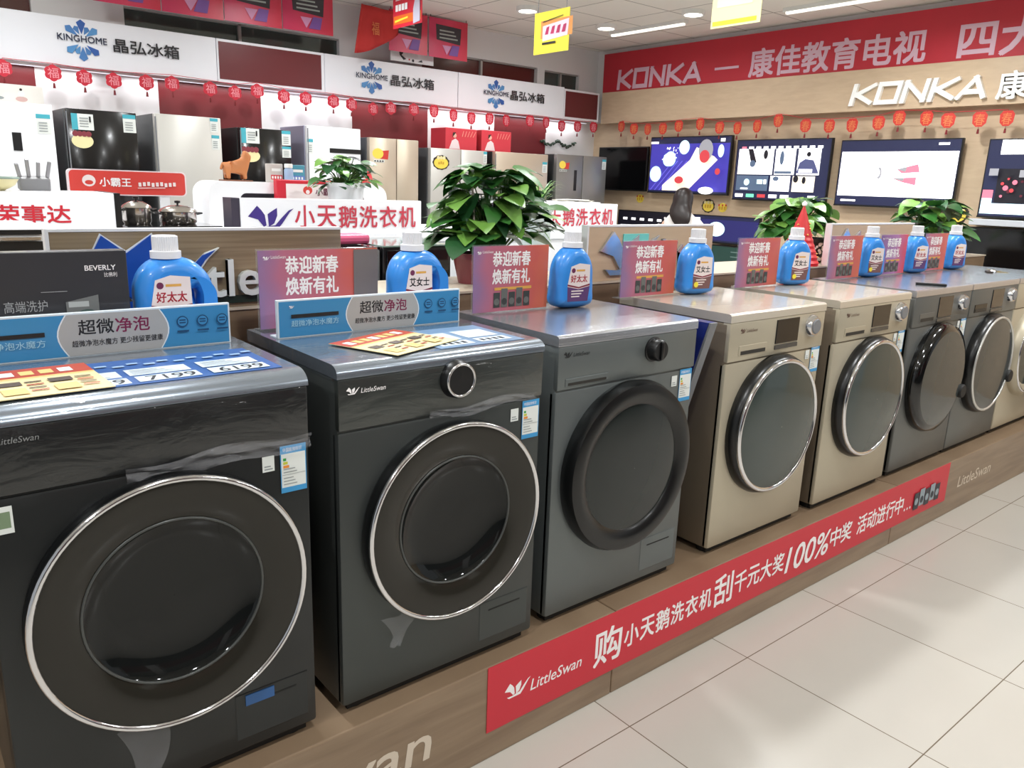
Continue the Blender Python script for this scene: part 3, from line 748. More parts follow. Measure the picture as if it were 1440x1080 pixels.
m2 = washer('grey washing machine with chrome ring knob and round chrome door, film-wrapped, second from the left', .385, YF, GREYM, GREYM, STEELW, GREYMW, 'chrome_big', seam=1.016, depth=.5, knob=(.70, 1.10, .042, 'ring'), logo=(.405, 1.1), front_curve=.02, lab='full', cx=.693, ring_r=.257)
film_strip(m2, .62, .95, YF, 1.005, .022, 8); film_flap(m2, .53, YF, .525, .09, .085, 4)
m3 = washer('light grey washing machine with black knob and wide black door ring, third from the left', 1.051, .065, GREYL, GREYL, STEEL, GREYL, 'black_wide', seam=1.012, depth=.48, knob=(1.44, 1.092, .034, 'black'), drawer=(1.08, 1.25, 1.022, 1.045, GREYL), logo=(1.07, 1.105), logo_m=INK, lab='full', ring_r=.265)
m4 = washer('champagne washing machine with green-grey door glass beside the blue sheet, fourth from the left', 1.828, .068, CHAMP, CHAMPSH, CHTOP, CHAMP, 'chrome_offset', seam=1.0, depth=.5, knob=(2.33, 1.088, .036, 'chrome'), display=(2.10, 2.245, 1.04, 1.128), drawer=(1.885, 2.05, 1.02, 1.055, CHAMP), logo=(1.885, 1.098), logo_m=mat('mark_brown', (90, 60, 50), .5), lab='full', hatch=False)
m5 = washer('champagne washing machine with chrome-ringed door beside the dark grey one, fifth from the left', 2.527, .068, CHAMP, CHAMPSH, CHTOP, CHAMP, 'chrome_offset', seam=1.0, depth=.5, knob=(3.03, 1.088, .036, 'chrome'), display=(2.80, 2.945, 1.04, 1.128), drawer=(2.585, 2.75, 1.02, 1.055, CHAMP), logo=(2.585, 1.098), logo_m=MATS['mark_brown'], lab='full', hatch=False, cx=2.835)
m6 = washer('grey washing machine with all-black door, sixth from the left', 3.190, .075, DARKM, DARKM, STEEL, DARKM, 'black_plain', seam=1.0, depth=.5, knob=(3.68, 1.085, .034, 'chrome'), display=(3.43, 3.58, 1.03, 1.125), drawer=(3.25, 3.40, 1.02, 1.06, DARKM), handle=(.235, -.09), lab='full', hatch=False)
m7 = washer('grey washing machine with silver-rimmed black door, seventh from the left', 3.795, .075, DARKM, DARKM, STEEL, DARKM, 'silver_rim', seam=1.0, depth=.5, knob=(4.29, 1.085, .034, 'chrome'), display=(4.05, 4.2, 1.03, 1.125), drawer=(3.85, 4.0, 1.02, 1.06, GLASSK), handle=(.235, -.09), hatch=False)
m8 = washer('champagne washing machine cut by the right edge of the photo, last of the row', 4.402, .075, CHAMP, CHAMPSH, STEEL, CHAMP, 'champagne_ring', seam=1.0, depth=.5, hatch=False)

# blue packing sheet standing in the gap
t = thing('packing_sheet', 'dark blue packing sheet standing in the gap beside the champagne washing machine', 'packing sheet', (1.74, .3, PH))
MB().prism([(.06, 1.15), (.55, 1.15), (.55, PH+.001), (.30, PH+.001)], 1.70, 1.74, mat('packing_blue', (20, 34, 110), .3, coat=.4), Matrix(((0, 0, 1, 0), (1, 0, 0, 0), (0, 1, 0, 0), (0, 0, 0, 1)))).build('sheet', t)
MB().prism([(.052, 1.149), (.0605, 1.15), (.3005, PH+.002), (.292, PH+.001)], 1.703, 1.737, GREYP, Matrix(((0, 0, 1, 0), (1, 0, 0, 0), (0, 1, 0, 0), (0, 0, 0, 1)))).build('edge_strip', t)

# =============================================================== on top of the washers
TOP = ZT
CARDM = ramp_print('greeting_card', [(0, (146, 116, 158)), (.2, (184, 110, 134)), (.55, (194, 104, 116)), (.8, (206, 98, 88)), (1, (218, 114, 84))], 0)
ACR = mat('acrylic_edge', (214, 220, 220), .08, alpha=.1)
CARDS = [(0.405, 0.750, .505, 'wide pink greeting card on the second washer, behind the blue header strip', .02), (1.056, 1.358, .46, 'pink greeting card beside the third bottle in front of the leafy plant', .04), (1.754, 2.056, .5, 'pink greeting card in front of the panel with the silver swan', .02),
         (2.441, 2.744, .49, 'pink greeting card below the red tinsel cone', .03), (3.171, 3.470, .49, 'pink greeting card in front of the black and white wrapped pot', .02), (3.660, 3.950, .49, 'violet greeting card on the seventh washer', .02), (4.159, 4.445, .49, 'last pink greeting card before the dark screen on the right', .02)]
GOLDI = mat('gold_ink', (226, 170, 84), .5); APP = mat('card_appliance', (104, 106, 104), .4); APP2 = mat('card_appliance_dark', (58, 62, 62), .4)
CARDV = ramp_print('greeting_card_violet', [(0, (120, 92, 150)), (.6, (176, 120, 176)), (.85, (200, 84, 120)), (1, (216, 80, 90))], 0)
for i, (a, b, y, lb, lean) in enumerate(CARDS):
    t = thing('greeting_card', lb, 'sign card', ((a+b)/2, y, TOP), group='festive cards on the washers')
    z0, z1 = TOP+.004, TOP+.207
    MB().box(a, b, y, y+.002, z0, z1, CARDV if i == 5 else CARDM).build('card', t)
    st = MB().box(a-.004, b+.004, y-.03, y+.035, TOP, TOP+.003, ACR).box(a-.004, b+.004, y+.003, y+.005, TOP+.003, z1+.004, ACR)
    if i == 0: pass
    st.build('acrylic_stand', t)
    s = b-a; q = MB(); F = FR(0, y-.0004, 0)
    if i == 0: s = .30
    q.text('恭迎新春', a+s*.24, z0+.140, s*.5, .045, INKW, F, bold=.09); q.text('焕新有礼', a+s*.24, z0+.085, s*.5, .045, INKW, F, bold=.09)
    swan(q, a+.012, z1-.024, .02, INKW, F); q.text('LittleSwan', a+.034, z1-.021, .04, .008, INKW, F)
    q.rect(a+s*.27, z0+.066, s*.5, .009, GOLDI, F)
    for k in range(5):
        xx = a+s*(.26+.1*k); hh = .035+.012*(k % 2); q.rect(xx, z0+.012, s*.085, hh+.012, APP if k % 2 else APP2, F); q.disc(xx+s*.042, z0+.03, .011, APP2 if k % 2 else APP, F, n=12)
    if i == 0: q.rect(a+.27, z0+.06, b-a-.27, .14, mat('card_grey_end', (120, 112, 112), .3), F)
    q.build('print', t)

# header strips 超微净泡
def header_strip(label, x0, x1, y):
    t = thing('header_strip', label, 'sign', ((x0+x1)/2, y, TOP), group='blue header strips')
    HB = mat('header_blue', (62, 138, 190), .35); HG = mat('header_silver', (172, 172, 172), .3); HE = mat('header_edge', (222, 232, 240), .3)
    z1 = TOP+.096; s = x1-x0
    MB().box(x0, x1, y, y+.012, TOP, z1, HE, .001).build('board', t)
    MB().box(x0, x1, y+.012, y+.05, TOP, TOP+.003, HE).build('foot_flap', t)
    q = MB(); F = FR(0, y-.0004, 0); q.step = .00025
    q.rect(x0+.004, TOP+.003, s-.008, .089, HB, F)
    a, b = x0+s*.375, x0+s*.71
    def lens(g, dz):
        P = []
        for k in range(9): tt = k/8; P.append((a-g-.018*math.sin(PI*tt), TOP+.003+dz*0+.089*tt))
        for k in range(9): tt = 1-k/8; P.append((b+g+.018*math.sin(PI*tt), TOP+.003+.089*tt))
        return P
    q.poly(lens(.003, 0), HE, F); q.poly(lens(0, 0), HG, F)
    q.text('超微', a+.02, TOP+.047, .07, .032, INK, F, bold=.05); q.text('净泡', a+.094, TOP+.047, .07, .032, mat('ink_magenta_dark', (120, 26, 70), .5), F, bold=.05)
    q.text('超微净泡水魔方 更少残留更健康', a+.006, TOP+.022, .185, .014, INK, F, bold=.02)
    swan(q, x0+.03, TOP+.075, .014, INKW, F); q.rect(x0+.035, TOP+.05, .13, .009, INK, F); q.text('超微净泡水魔方', x0+.035, TOP+.028, .13, .016, mat('ink_pale_blue', (170, 214, 232), .5), F)
    for k in range(3):
        cx = b+.05+k*.045; D = mat('icon_navy', (24, 70, 110), .5)
        q.disc(cx, TOP+.06, .013, D, F, n=16); q.disc(cx, TOP+.06, .0105, HB, F, n=16); q.rect(cx-.007, TOP+.056, .014, .003, D, F); q.rect(cx-.007, TOP+.062, .014, .003, D, F); q.rect(cx-.013, TOP+.036, .026, .004, D, F)
    q.build('print', t)
header_strip('blue and silver header strip on the nearest washer, in front of the first bottle', -.265, .290, .405)
header_strip('blue and silver header strip on the second washer, in front of the wide pink card', .400, .952, .385)

# dark board behind the first strip
t = thing('display_board', 'dark grey display board with pale lettering and a washer picture, behind the first header strip', 'sign', (-.11, .47, TOP))
MB().box(-.36, .085, .46, .5, TOP, TOP+.221, mat('board_dark', (58, 58, 62), .3, coat=.4), .002).build('board', t)
q = MB(); F = FR(0, .4585, 0); BW_ = mat('board_ink', (176, 178, 180), .4)
q.rect(-.35, TOP+.002, .43, .075, mat('board_black', (26, 28, 36), .4), F)
q.text('BEVERLY', -.002, TOP+.178, .062, .011, INKW, F, bold=.08); q.text('比佛利', .036, TOP+.163, .026, .010, INKW, F)
q.text('高端洗护', -.16, TOP+.095, .08, .024, BW_, F); q.text('义广', -.26, TOP+.093, .05, .026, BW_, F)
q.rect(-.09, TOP+.135, .05, .0012, BW_, F)
q.poly([(-.045, TOP+.03), (.02, TOP+.03), (.02, TOP+.125), (-.045, TOP+.112)], mat('picture_grey', (120, 122, 122), .4), F)
q.rect(-.04, TOP+.1, .04, .012, mat('picture_pale', (190, 194, 194), .4), F); q.disc(-.005, TOP+.062, .032, mat('picture_green', (70, 92, 86), .4), F); q.disc(-.003, TOP+.06, .02, mat('picture_teal', (44, 60, 60), .4), F)
q.build('print', t)

# flyers on the tops
FRED = mat('flyer_red', (180, 74, 56), .5); FCRM = mat('flyer_cream', (230, 214, 166), .5); FYEL = mat('flyer_yellow', (226, 196, 128), .5); FDK = mat('flyer_dark', (96, 84, 76), .5); FBLUE = mat('poster_mid_blue', (52, 94, 158), .4); FPALE = mat('tag_pale', (206, 220, 232), .45)
def flyer(label, x, y, w_, h, ang, z):
    t = thing('flyer', label, 'flyer', (x, y, z), 0, group='red and cream flyers')
    F = UP(x, y, z, ang)
    MB().box(-w_/2, w_/2, -h/2, h/2, 0, .0015, FCRM, 0, F).build('sheet', t)
    q = MB(); G = UP(x, y, z+.0016, ang)
    q.rect(-w_/2, h*.15, w_, h*.35, FRED, G); q.rect(-w_/2, h*.12, w_, h*.05, FYEL, G)
    R = random.Random(3)
    for k in range(7): q.rect(-w_*.42+k*w_*.12, h*.24, w_*.085, h*.15, FYEL if k % 3 else INKW, G)
    for k in range(3):
        q.rect(-w_*.42+k*w_*.3, -h*.12, w_*.14, h*.13, FDK, G); q.rect(-w_*.42+k*w_*.3, -h*.42, w_*.14, h*.2, FYEL, G)
        for j in range(4): q.rect(-w_*.26+k*w_*.3, -h*.05-j*h*.1, w_*.1, h*.03, FRED if j % 2 else FDK, G)
    q.build('print', t)
# price sheet under the film on the first washer
t = thing('price_sheet', 'blue price sheet with white tags on the nearest washer top', 'price sheet', (.12, .12, TOP))
MB().box(-.14, .285, .095, .32, TOP+.0005, TOP+.0015, FBLUE).build('sheet', t)
q = MB(); F = UP(0, 0, TOP+.0016)
for (xx, tx) in ((-.13, '8199'), (.002, '7199'), (.142, '6199')):
    q.rect(xx, .165, .118, .055, FPALE, F); q.rect(xx+.004, .108, .118, .046, FPALE, F); q.text(tx, xx+.022, .112, .092, .036, INK, F, bold=.06)
    for k in range(4): q.rect(xx+.008, .172+k*.011, .09-.012*k, .003, LGREY, F)
for k in range(12): q.rect(-.07+k*.03, .245+.016*(k % 2), .022, .012, mat('sheet_script', (150, 180, 214), .5), F)
q.build('print', t)
flyer('red and cream promotion flyer on the nearest washer, left of the blue price sheet', -.185, .20, .28, .23, .03, TOP+.0035)
t = thing('price_sheet', 'pale blue price sheet half under the flyer on the second washer', 'price sheet', (.8, .15, TOP))
MB().box(.68, .945, .08, .31, TOP+.0005, TOP+.0015, mat('sheet_pale_blue', (120, 148, 180), .35)).build('sheet', t)
q = MB(); F = UP(0, 0, TOP+.0016)
for xx, tx in ((.7, ''), (.82, '')):
    q.rect(xx, .16, .1, .09, FPALE, F); q.rect(xx, .10, .1, .045, FPALE, F)
    for k in range(4): q.rect(xx+.012+k*.02, .11, .012, .024, INK, F)
q.build('print', t)
flyer('red and cream promotion flyer laid askew on the second washer', .625, .20, .25, .21, .36, TOP+.0035)

# =============================================================== bottles
BBLUE = mat('bottle_blue', (56, 144, 230), .3, coat=.25); CAPW = mat('cap_white', (236, 236, 240), .35); LPINK = mat('label_cream', (240, 226, 224), .45); LPUR = mat('label_purple', (92, 58, 110), .45); LBRN = mat('label_brown', (120, 84, 84), .45)
def spline(cu, pts):
    s = cu.splines.new('BEZIER'); s.bezier_points.add(len(pts)-1); s.use_cyclic_u = True
    for b, p in zip(s.bezier_points, pts):
        b.co = (p[0], p[1], 0); b.handle_left_type = b.handle_right_type = 'AUTO'
def bottle_body_mesh(outer, inner, off):
    cu = bpy.data.curves.new('bottle', 'CURVE'); cu.dimensions = '2D'; cu.fill_mode = 'BOTH'; cu.resolution_u = 8
    spline(cu, outer)
    if inner: spline(cu, inner)
    cu.extrude = .008; cu.bevel_depth = .034; cu.bevel_resolution = 4; cu.offset = -off
    o = bpy.data.objects.new('bottle', cu); COL.objects.link(o)
    dg = bpy.context.evaluated_depsgraph_get(); dg.update()
    me = bpy.data.meshes.new_from_object(o.evaluated_get(dg)); V = [tuple(v.co) for v in me.vertices]; Q = [tuple(p.vertices) for p in me.polygons]
    bpy.data.objects.remove(o)
    z0 = min(p[1] for p in V); z1 = max(p[1] for p in V); k = .203/(z1-z0)
    return [(p[0], (p[1]-z0)*k, p[2]) for p in V], Q
BVS = {'handle': bottle_body_mesh([(-.070, .02), (-.074, .09), (-.070, .15), (-.045, .192), (-.02, .203), (.024, .203), (.058, .18), (.081, .13), (.082, .07), (.078, .015), (.06, .002), (-.055, .002)],
                                  [(.042, .135), (.057, .125), (.062, .095), (.059, .06), (.05, .05), (.042, .07)], .026),
       'plain': bottle_body_mesh([(-.066, .002), (-.076, .010), (-.077, .05), (-.074, .10), (-.071, .135), (-.060, .165), (-.038, .192), (-.022, .203), (.022, .203), (.038, .192), (.060, .165), (.071, .135), (.074, .10), (.077, .05), (.076, .010), (.066, .002)], None, .026)}
for k_ in list(BVS):
    V_, Q_ = BVS[k_]; xs_ = [p[0] for p in V_]; wd = .182 if k_ == 'handle' else .158; c_ = (max(xs_)+min(xs_))/2; f_ = wd/(max(xs_)-min(xs_))
    BVS[k_] = ([((p[0]-c_)*f_, p[1], p[2]*1.05) for p in V_], Q_)
def bottle_at(kind, label, loc, rz, name):
    t = thing('detergent_bottle', label, 'bottle', loc, rz, 'blue detergent bottles on the washers', local=True)
    BV = BVS[kind]; dmax = max(p[2] for p in BV[0])
    MB().add(BV[0], BV[1], BBLUE, FR(0, 0, 0)).build('bottle_body', t, 1.0)
    hb = max(p[1] for p in BV[0]); ox = -.012 if kind == 'handle' else 0; F0 = Matrix.Translation((ox, 0, hb-.006))
    c = MB()
    c.lathe([(.024, 0), (.034, .002), (.034, .018), (.028, .020)], CAPW, F0, 36)
    pts = []
    for k in range(72):
        a = 2*PI*k/72; rr_ = .0285 if k % 2 else .0272; pts.append((rr_*math.cos(a), rr_*math.sin(a)))
    c.prism(pts, .019, .052, CAPW, F0); c.lathe([(.0, .054), (.024, .054), (.028, .052)], CAPW, F0, 36)
    c.build('cap', t, .5)
    q = MB(); F = FR(-.018 if kind == 'handle' else 0, -dmax-.0004, 0)
    lf = .013 if kind == 'handle' else 0; F = FR(-.018 if kind == 'handle' else 0, -dmax-.0004, lf)
    q.poly([(-.044, .03), (.040, .03), (.046, .08), (.044, .145), (.0, .15), (-.034, .140), (-.046, .08)], LPINK, F)
    q.poly([(-.044, .026), (.040, .026), (.046, .075), (0, .066), (-.046, .075)], LPUR if name == '好太太' else LBRN, F)
    q.poly([(-.046, .077), (0, .068), (.046, .077), (.046, .083), (0, .073), (-.046, .083)], mat('label_line', (130, 40, 60), .5), F)
    q.text(name, -.034, .088, .068, .024, mat('label_crimson', (170, 30, 50), .5) if name == '好太太' else INK, F, bold=.08)
    q.disc(-.024, .127, .008, mat('label_plum', (110, 40, 80), .5), F, n=12); q.rect(-.012, .124, .035, .006, GOLDI, F)
    for k in range(3): q.rect(-.03, .058-k*.009, .05-.008*k, .004, LPINK, F)
    if name != '好太太': q.disc(-.028, .042, .011, YEL, F, n=12)
    q.build('label', t)
    return t
BOT = [(.187, .48, 0.0, '好太太', 'nearest blue detergent bottle, standing by the blue swan on the back panel'), (.868, .49, .05, '艾女士', 'blue detergent bottle on the second washer in front of the black cabinet'),
       (1.444, .44, -.1, '好太太', 'blue detergent bottle right of the leafy plant on the third washer'), (2.140, .47, -.2, '艾女士', 'blue detergent bottle in front of the woman at the televisions'),
       (2.835, .47, -.3, '艾女士', 'blue detergent bottle in front of the red tinsel cone'), (3.558, .49, -.3, '艾女士', 'blue detergent bottle left of the violet greeting card'), (4.05, .49, -.3, '好太太', 'blue detergent bottle right of the violet greeting card'), (4.54, .49, -.3, '好太太', 'last blue detergent bottle, in front of the dark screen')]
for i, (x, y, rz, nm, lb) in enumerate(BOT): bottle_at('handle' if i < 2 else 'plain', lb, (x, y, TOP), rz, nm)

# remote and keys
t = thing('remote_control', 'small black remote lying on the sixth washer top', 'remote control', (3.48, .14, TOP))
F = UP(3.48, .14, TOP, -1.0)
MB().box(-.065, .065, -.012, .012, 0, .012, BLACK, .003, F).build('remote_body', t)
q = MB(); 
for k in range(5): q.disc(-.045+k*.02, 0, .005, GREYP, UP(3.48, .14, TOP+.0122, -1.0), n=10)
q.build('button', t)
t = thing('key_bunch', 'bunch of keys on a leather strap lying on the last washer top', 'keys', (4.62, .3, TOP))
k_ = MB().torus(.022, .002, CHROME, Matrix.Translation((4.62, .29, TOP+.006)), 24, 6); k_.build('key_ring', t)
MB().box(-.09, -.01, -.016, .016, 0, .01, mat('strap_brown', (54, 44, 38), .6), .003, UP(4.60, .31, TOP, .5)).build('strap', t)
for k in range(5):
    a = -1.2+k*.5; G = UP(4.63, .29, TOP+.002*k, a); kb = MB()
    kb.lathe([(0, 0), (.012, 0), (.012, .002), (0, .002)], mat('key_brass', (190, 170, 120), .3, .8), G @ Matrix.Translation((.03, 0, 0)), 14).box(.038, .075, -.003, .003, 0, .002, MATS['key_brass'], 0, G); kb.build('key', t)

# =============================================================== fridges along the back wall
FK = mat('fridge_black_glass', (18, 17, 18), .14, coat=.1); FS = mat('fridge_silver', (206, 204, 198), .32, .35); FCH = mat('fridge_champagne', (204, 190, 170), .3, .45); FW = mat('fridge_white', (240, 242, 246), .3); FG = mat('fridge_grey', (140, 138, 134), .32, .5)
FSD = mat('fridge_side_grey', (104, 106, 108), .4, .3); FSM = mat('fridge_side_dark', (58, 60, 60), .4, .2); FSL = mat('fridge_side_lavender', (176, 176, 200), .4, .2)
STY = mat('sticker_yellow', (244, 216, 84), .5); STK = mat('sticker_outline', (50, 38, 30), .5); STR = mat('sticker_red', (206, 60, 50), .5); STC = mat('sticker_cream', (236, 224, 170), .5); TEALS = mat('label_teal', (70, 170, 186), .5)
def fridge(label, x0, x1, h, door, side, split=None, stickers=(), handle=None, yf=4.5, dep=.5):
    t = thing('refrigerator', label, 'refrigerator', ((x0+x1)/2, yf+dep/2, 0), group='refrigerators along the back wall')
    MB().box(x0, x1, yf+.05, yf+dep, .03, h, side, .004).build('cabinet', t)
    MB().box(x0+.01, x1-.01, yf+.06, yf+dep-.03, 0, .031, FOOTM).build('base', t)
    sp = [x0, x1] if split is None else [x0, split, x1]
    for a, b in zip(sp, sp[1:]):
        for z0, z1 in ((.06, .72), (.725, h)):
            d = MB().box(a+.003, b-.003, yf, yf+.049, z0, z1, door, .006).build('door', t, .6)
            if z0 > .5 and split is None: MB().box(a+.004, a+.012, yf-.004, yf-.0005, .8, h-.02, GREYP).build('edge_trim', d)
    if handle:
        a, b, z0, z1 = handle; MB().box(a, b, yf-.004, yf-.0005, z0, z1, BLACK, .001).build('handle_recess', t)
    for k, (kd, a, b, z0, z1) in enumerate(stickers):
        q = MB(); q.step = .0006; F = FR(0, yf-.0006, 0); c, d = (a+b)/2, (z0+z1)/2
        if kd == 'paper':
            q.rect(a, z0, b-a, z1-z0, LWHITE, F); q.rect(a, z0, (b-a)*.28, z1-z0, TEALS, F)
            for j in range(4): q.rect(a+(b-a)*.36, z0+(z1-z0)*(.2+.17*j), (b-a)*.4, (z1-z0)*.06, LGREY, F)
            q.rect(b-(b-a)*.2, z0+(z1-z0)*.5, (b-a)*.08, (z1-z0)*.36, INK, F)
        elif kd == 'energy':
            q.rect(a, z0, b-a, z1-z0, LWHITE, F); q.rect(a, z0+(z1-z0)*.78, b-a, (z1-z0)*.22, TEALS, F)
            for j in range(4): q.rect(a+(b-a)*.15, z0+(z1-z0)*(.12+.14*j), (b-a)*.6, (z1-z0)*.05, LGREY, F)
        elif kd == 'cream':
            q.disc(c, d-.01, (b-a)/2, STC, F, ry=(z1-z0)/2.2); 
            for j in range(4): q.disc(a+(b-a)*(.2+.2*j), z1-.015, (b-a)*.14, mat('sticker_maroon', (130, 50, 60), .5), F, n=10)
        elif kd == 'yellow':
            n = 22; q.poly([(c+(b-a)/2*(1+.08*(j % 2))*math.cos(2*PI*j/n), d+(z1-z0)/2*(1+.08*(j % 2))*math.sin(2*PI*j/n)) for j in range(n)], STK, F)
            q.disc(c, d-.004, (b-a)*.44, STY, F, ry=(z1-z0)*.4)
            for j in range(3): q.disc(c-.03+.03*j, z1-.02, .016, STC, F, n=10)
            for j in range(3): q.rect(c-.03+.022*j, d-.015+.006*(j % 2), .014, .02, mat('sticker_ochre', (206, 160, 50), .5), F)
        elif kd == 'yellow_red':
            q.poly([(c, z0+.02), (b+.02, z0+.015), (b+.03, z1-.01), (c, z1-.02)], STR, F); q.disc(c-.01, d+.01, (b-a)*.4, STY, F, ry=(z1-z0)*.42); q.rect(c-.05, z0-.01, .1, .02, LWHITE, F)
            for j in range(4): q.rect(c-.045+.024*j, z0-.006, .014, .012, STK, F)
        q.build('sticker', t)
    return t
fridge('white refrigerator with black slot handle at the far left edge', .10, .70, 1.95, FW, FW, stickers=[('energy', .60, .68, 1.77, 1.89)], handle=(.46, .51, 1.66, 1.77))
fridge('black glass refrigerator with silver edges, behind the red upright sign', .765, 1.20, 1.94, FK, FSD, stickers=[('paper', .80, .93, 1.81, 1.91), ('cream', .79, .92, 1.70, 1.80), ('energy', 1.11, 1.19, 1.81, 1.925)])
fridge('plain silver refrigerator between the two black ones', 1.31, 1.77, 1.95, FS, FSD, stickers=[('energy', 1.69, 1.745, 1.85, 1.945), ('energy', 1.695, 1.75, 1.73, 1.83)])
fridge('narrow black refrigerator behind the orange animal figurine', 1.90, 2.30, 1.90, FK, FSM, stickers=[('paper', 1.91, 2.05, 1.79, 1.895), ('cream', 1.90, 2.05, 1.66, 1.76), ('energy', 2.225, 2.295, 1.79, 1.895), ('energy', 2.225, 2.295, 1.70, 1.78)])
fridge('white refrigerator with lavender-grey side, right of the animal figurine', 2.43, 2.90, 1.95, FW, FSL, stickers=[('energy', 2.43, 2.48, 1.74, 1.85)], handle=(2.62, 2.90, 1.755, 1.79))
fridge('champagne two-door refrigerator with yellow and red sticker, behind the white plant pot', 2.975, 3.455, 1.895, FCH, FSD, split=3.235, stickers=[('yellow_red', 3.0, 3.13, 1.71, 1.81)])
fridge('silver two-door refrigerator with round yellow sticker, behind the leafy plant', 3.575, 4.195, 1.845, FS, FSD, split=3.90, stickers=[('yellow', 3.6, 3.77, 1.665, 1.785), ('energy', 4.15, 4.19, 1.74, 1.84)])
fridge('pale champagne refrigerator behind the spider plant', 4.285, 4.945, 1.85, FCH, FSM, stickers=[('energy', 4.87, 4.93, 1.68, 1.78)])
fridge('grey two-door refrigerator at the room corner, with yellow and red sticker', 5.055, 5.76, 1.865, FG, FSM, split=5.42, stickers=[('yellow_red', 5.09, 5.2, 1.71, 1.80), ('energy', 5.69, 5.745, 1.74, 1.84)], handle=(5.30, 5.335, 1.52, 1.72))
# boxes on the fridges
for a, b, lb in ((3.84, 4.235, 'red gift box with a lady in white on its front, left one over the fridges'), (4.245, 4.60, 'red gift box with a lady in white on its front, right one over the fridges')):
    zb = 1.846 if a < 4 else 1.851
    t = thing('gift_box', lb, 'box', ((a+b)/2, 4.75, zb), group='red gift boxes on the fridges')
    MB().box(a, b if a > 4 else 4.19, 4.66, 4.9, zb, zb+.19, mat('gift_red', (214, 60, 72), .4), .004).build('box_body', t)
    q = MB(); q.step = .0006; F = FR(0, 4.6594, 0); c = a+.11
    q.poly([(c-.07, zb+.01), (c+.05, zb+.01), (c+.03, zb+.08), (c, zb+.1), (c-.04, zb+.08)], mat('gift_white', (240, 220, 220), .5), F); q.disc(c-.01, zb+.125, .02, mat('gift_skin', (232, 180, 160), .5), F, n=14)
    q.poly([(c-.035, zb+.11), (c-.03, zb+.15), (c+.005, zb+.155), (c-.015, zb+.13)], STK, F)
    for j in range(5): q.poly([(a+.18+j*.03, zb+.12), (a+.186+j*.03, zb+.12), (a+.2+j*.034, zb+.17), (a+.195+j*.034, zb+.17)], mat('gift_gold', (240, 170, 150), .5), F)
    q.build('print', t)
t = thing('wall_ornament', 'dark green leafy ornament on the white wall above the corner fridge', 'ornament', (5.62, 5.13, 1.98))
R = random.Random(4); g = MB()
for k in range(26):
    x = 5.38+.5*k/25; g.lathe([(0, -.012), (.02, 0), (0, .012)], mat('ornament_green', (44, 62, 48), .5), Matrix.Translation((x, 5.12, 2.0+.02*math.cos(k*.5)+R.uniform(-.012, .012))) @ Euler((R.random()*3, R.random()*3, 0)).to_matrix().to_4x4(), 6)
g.build('garland', t)
# poster left over the white fridge
t = tag(MB().box(.10, .73, 4.93, 4.94, 1.951, 2.09, mat('poster_offwhite', (232, 228, 220), .5)).build('food_poster'), 'off-white poster with a kettle picture standing on the white fridge', 'poster')
q = MB(); q.step = .0006; F = FR(0, 4.9296, 0); q.disc(.6, 2.0, .035, mat('kettle_rose', (206, 170, 164), .5), F, ry=.016); q.disc(.6, 2.035, .02, LWHITE, F); q.disc(.6, 2.06, .008, STK, F); q.disc(.47, 2.0, .03, LGREY, F, ry=.01); q.build('print', t)

# =============================================================== televisions
def em(name, rgb, e=1.0): return mat(name, rgb, .4, emit=e)
EB = em('screen_blue', (58, 52, 150), .85); EN = em('screen_navy', (30, 34, 66), .5); EW = em('screen_white', (250, 250, 252), 1.2); EPW = em('screen_plate', (196, 224, 228), 1.0); EGR = em('screen_grey_blue', (76, 92, 116), .7); ERD = em('screen_red', (186, 60, 66), .8)
EPK = em('screen_pink', (214, 110, 130), .9); EGN = em('screen_green', (110, 214, 170), .9); ECR = em('screen_cream', (232, 222, 204), .9); EBK = em('screen_black', (22, 20, 30), .5); EDG = em('screen_dark_green', (34, 62, 56), .5); ETL = em('screen_teal', (120, 214, 206), .9); ELB = em('screen_light_blue', (214, 244, 250), 1.0); EVI = em('screen_violet', (96, 88, 190), .8); ELG = em('screen_dim_grey', (140, 140, 146), .8)
def tv(label, y0, y1, z0, z1, paint, x=6.12, group='televisions on the beige wall', tilt=0):
    """y0 > y1: left edge to right edge as seen from the aisle"""
    t = thing('television', label, 'television', (x, (y0+y1)/2, z0), group=group)
    MB().box(x, x+.035, y1, y0, z0, z1, BLACK, .004).box(x+.035, XW-.004, (y0+y1)/2-.15, (y0+y1)/2+.15, (z0+z1)/2-.1, (z0+z1)/2+.1, BLACK).build('housing', t)
    q = MB(); q.step = .0008
    if paint: paint(q, LF(x-.0008, y0, z0), y0-y1, z1-z0)
    q.build('screen', t)
    MB().box(x-.004, x, y1, y0, z0, z0+.012, BLACK).build('bottom_bezel', t)
    return t
def s_off(q, F, w_, h): q.rect(.012, .016, w_-.024, h-.028, mat('screen_off', (9, 9, 11), .12), F)
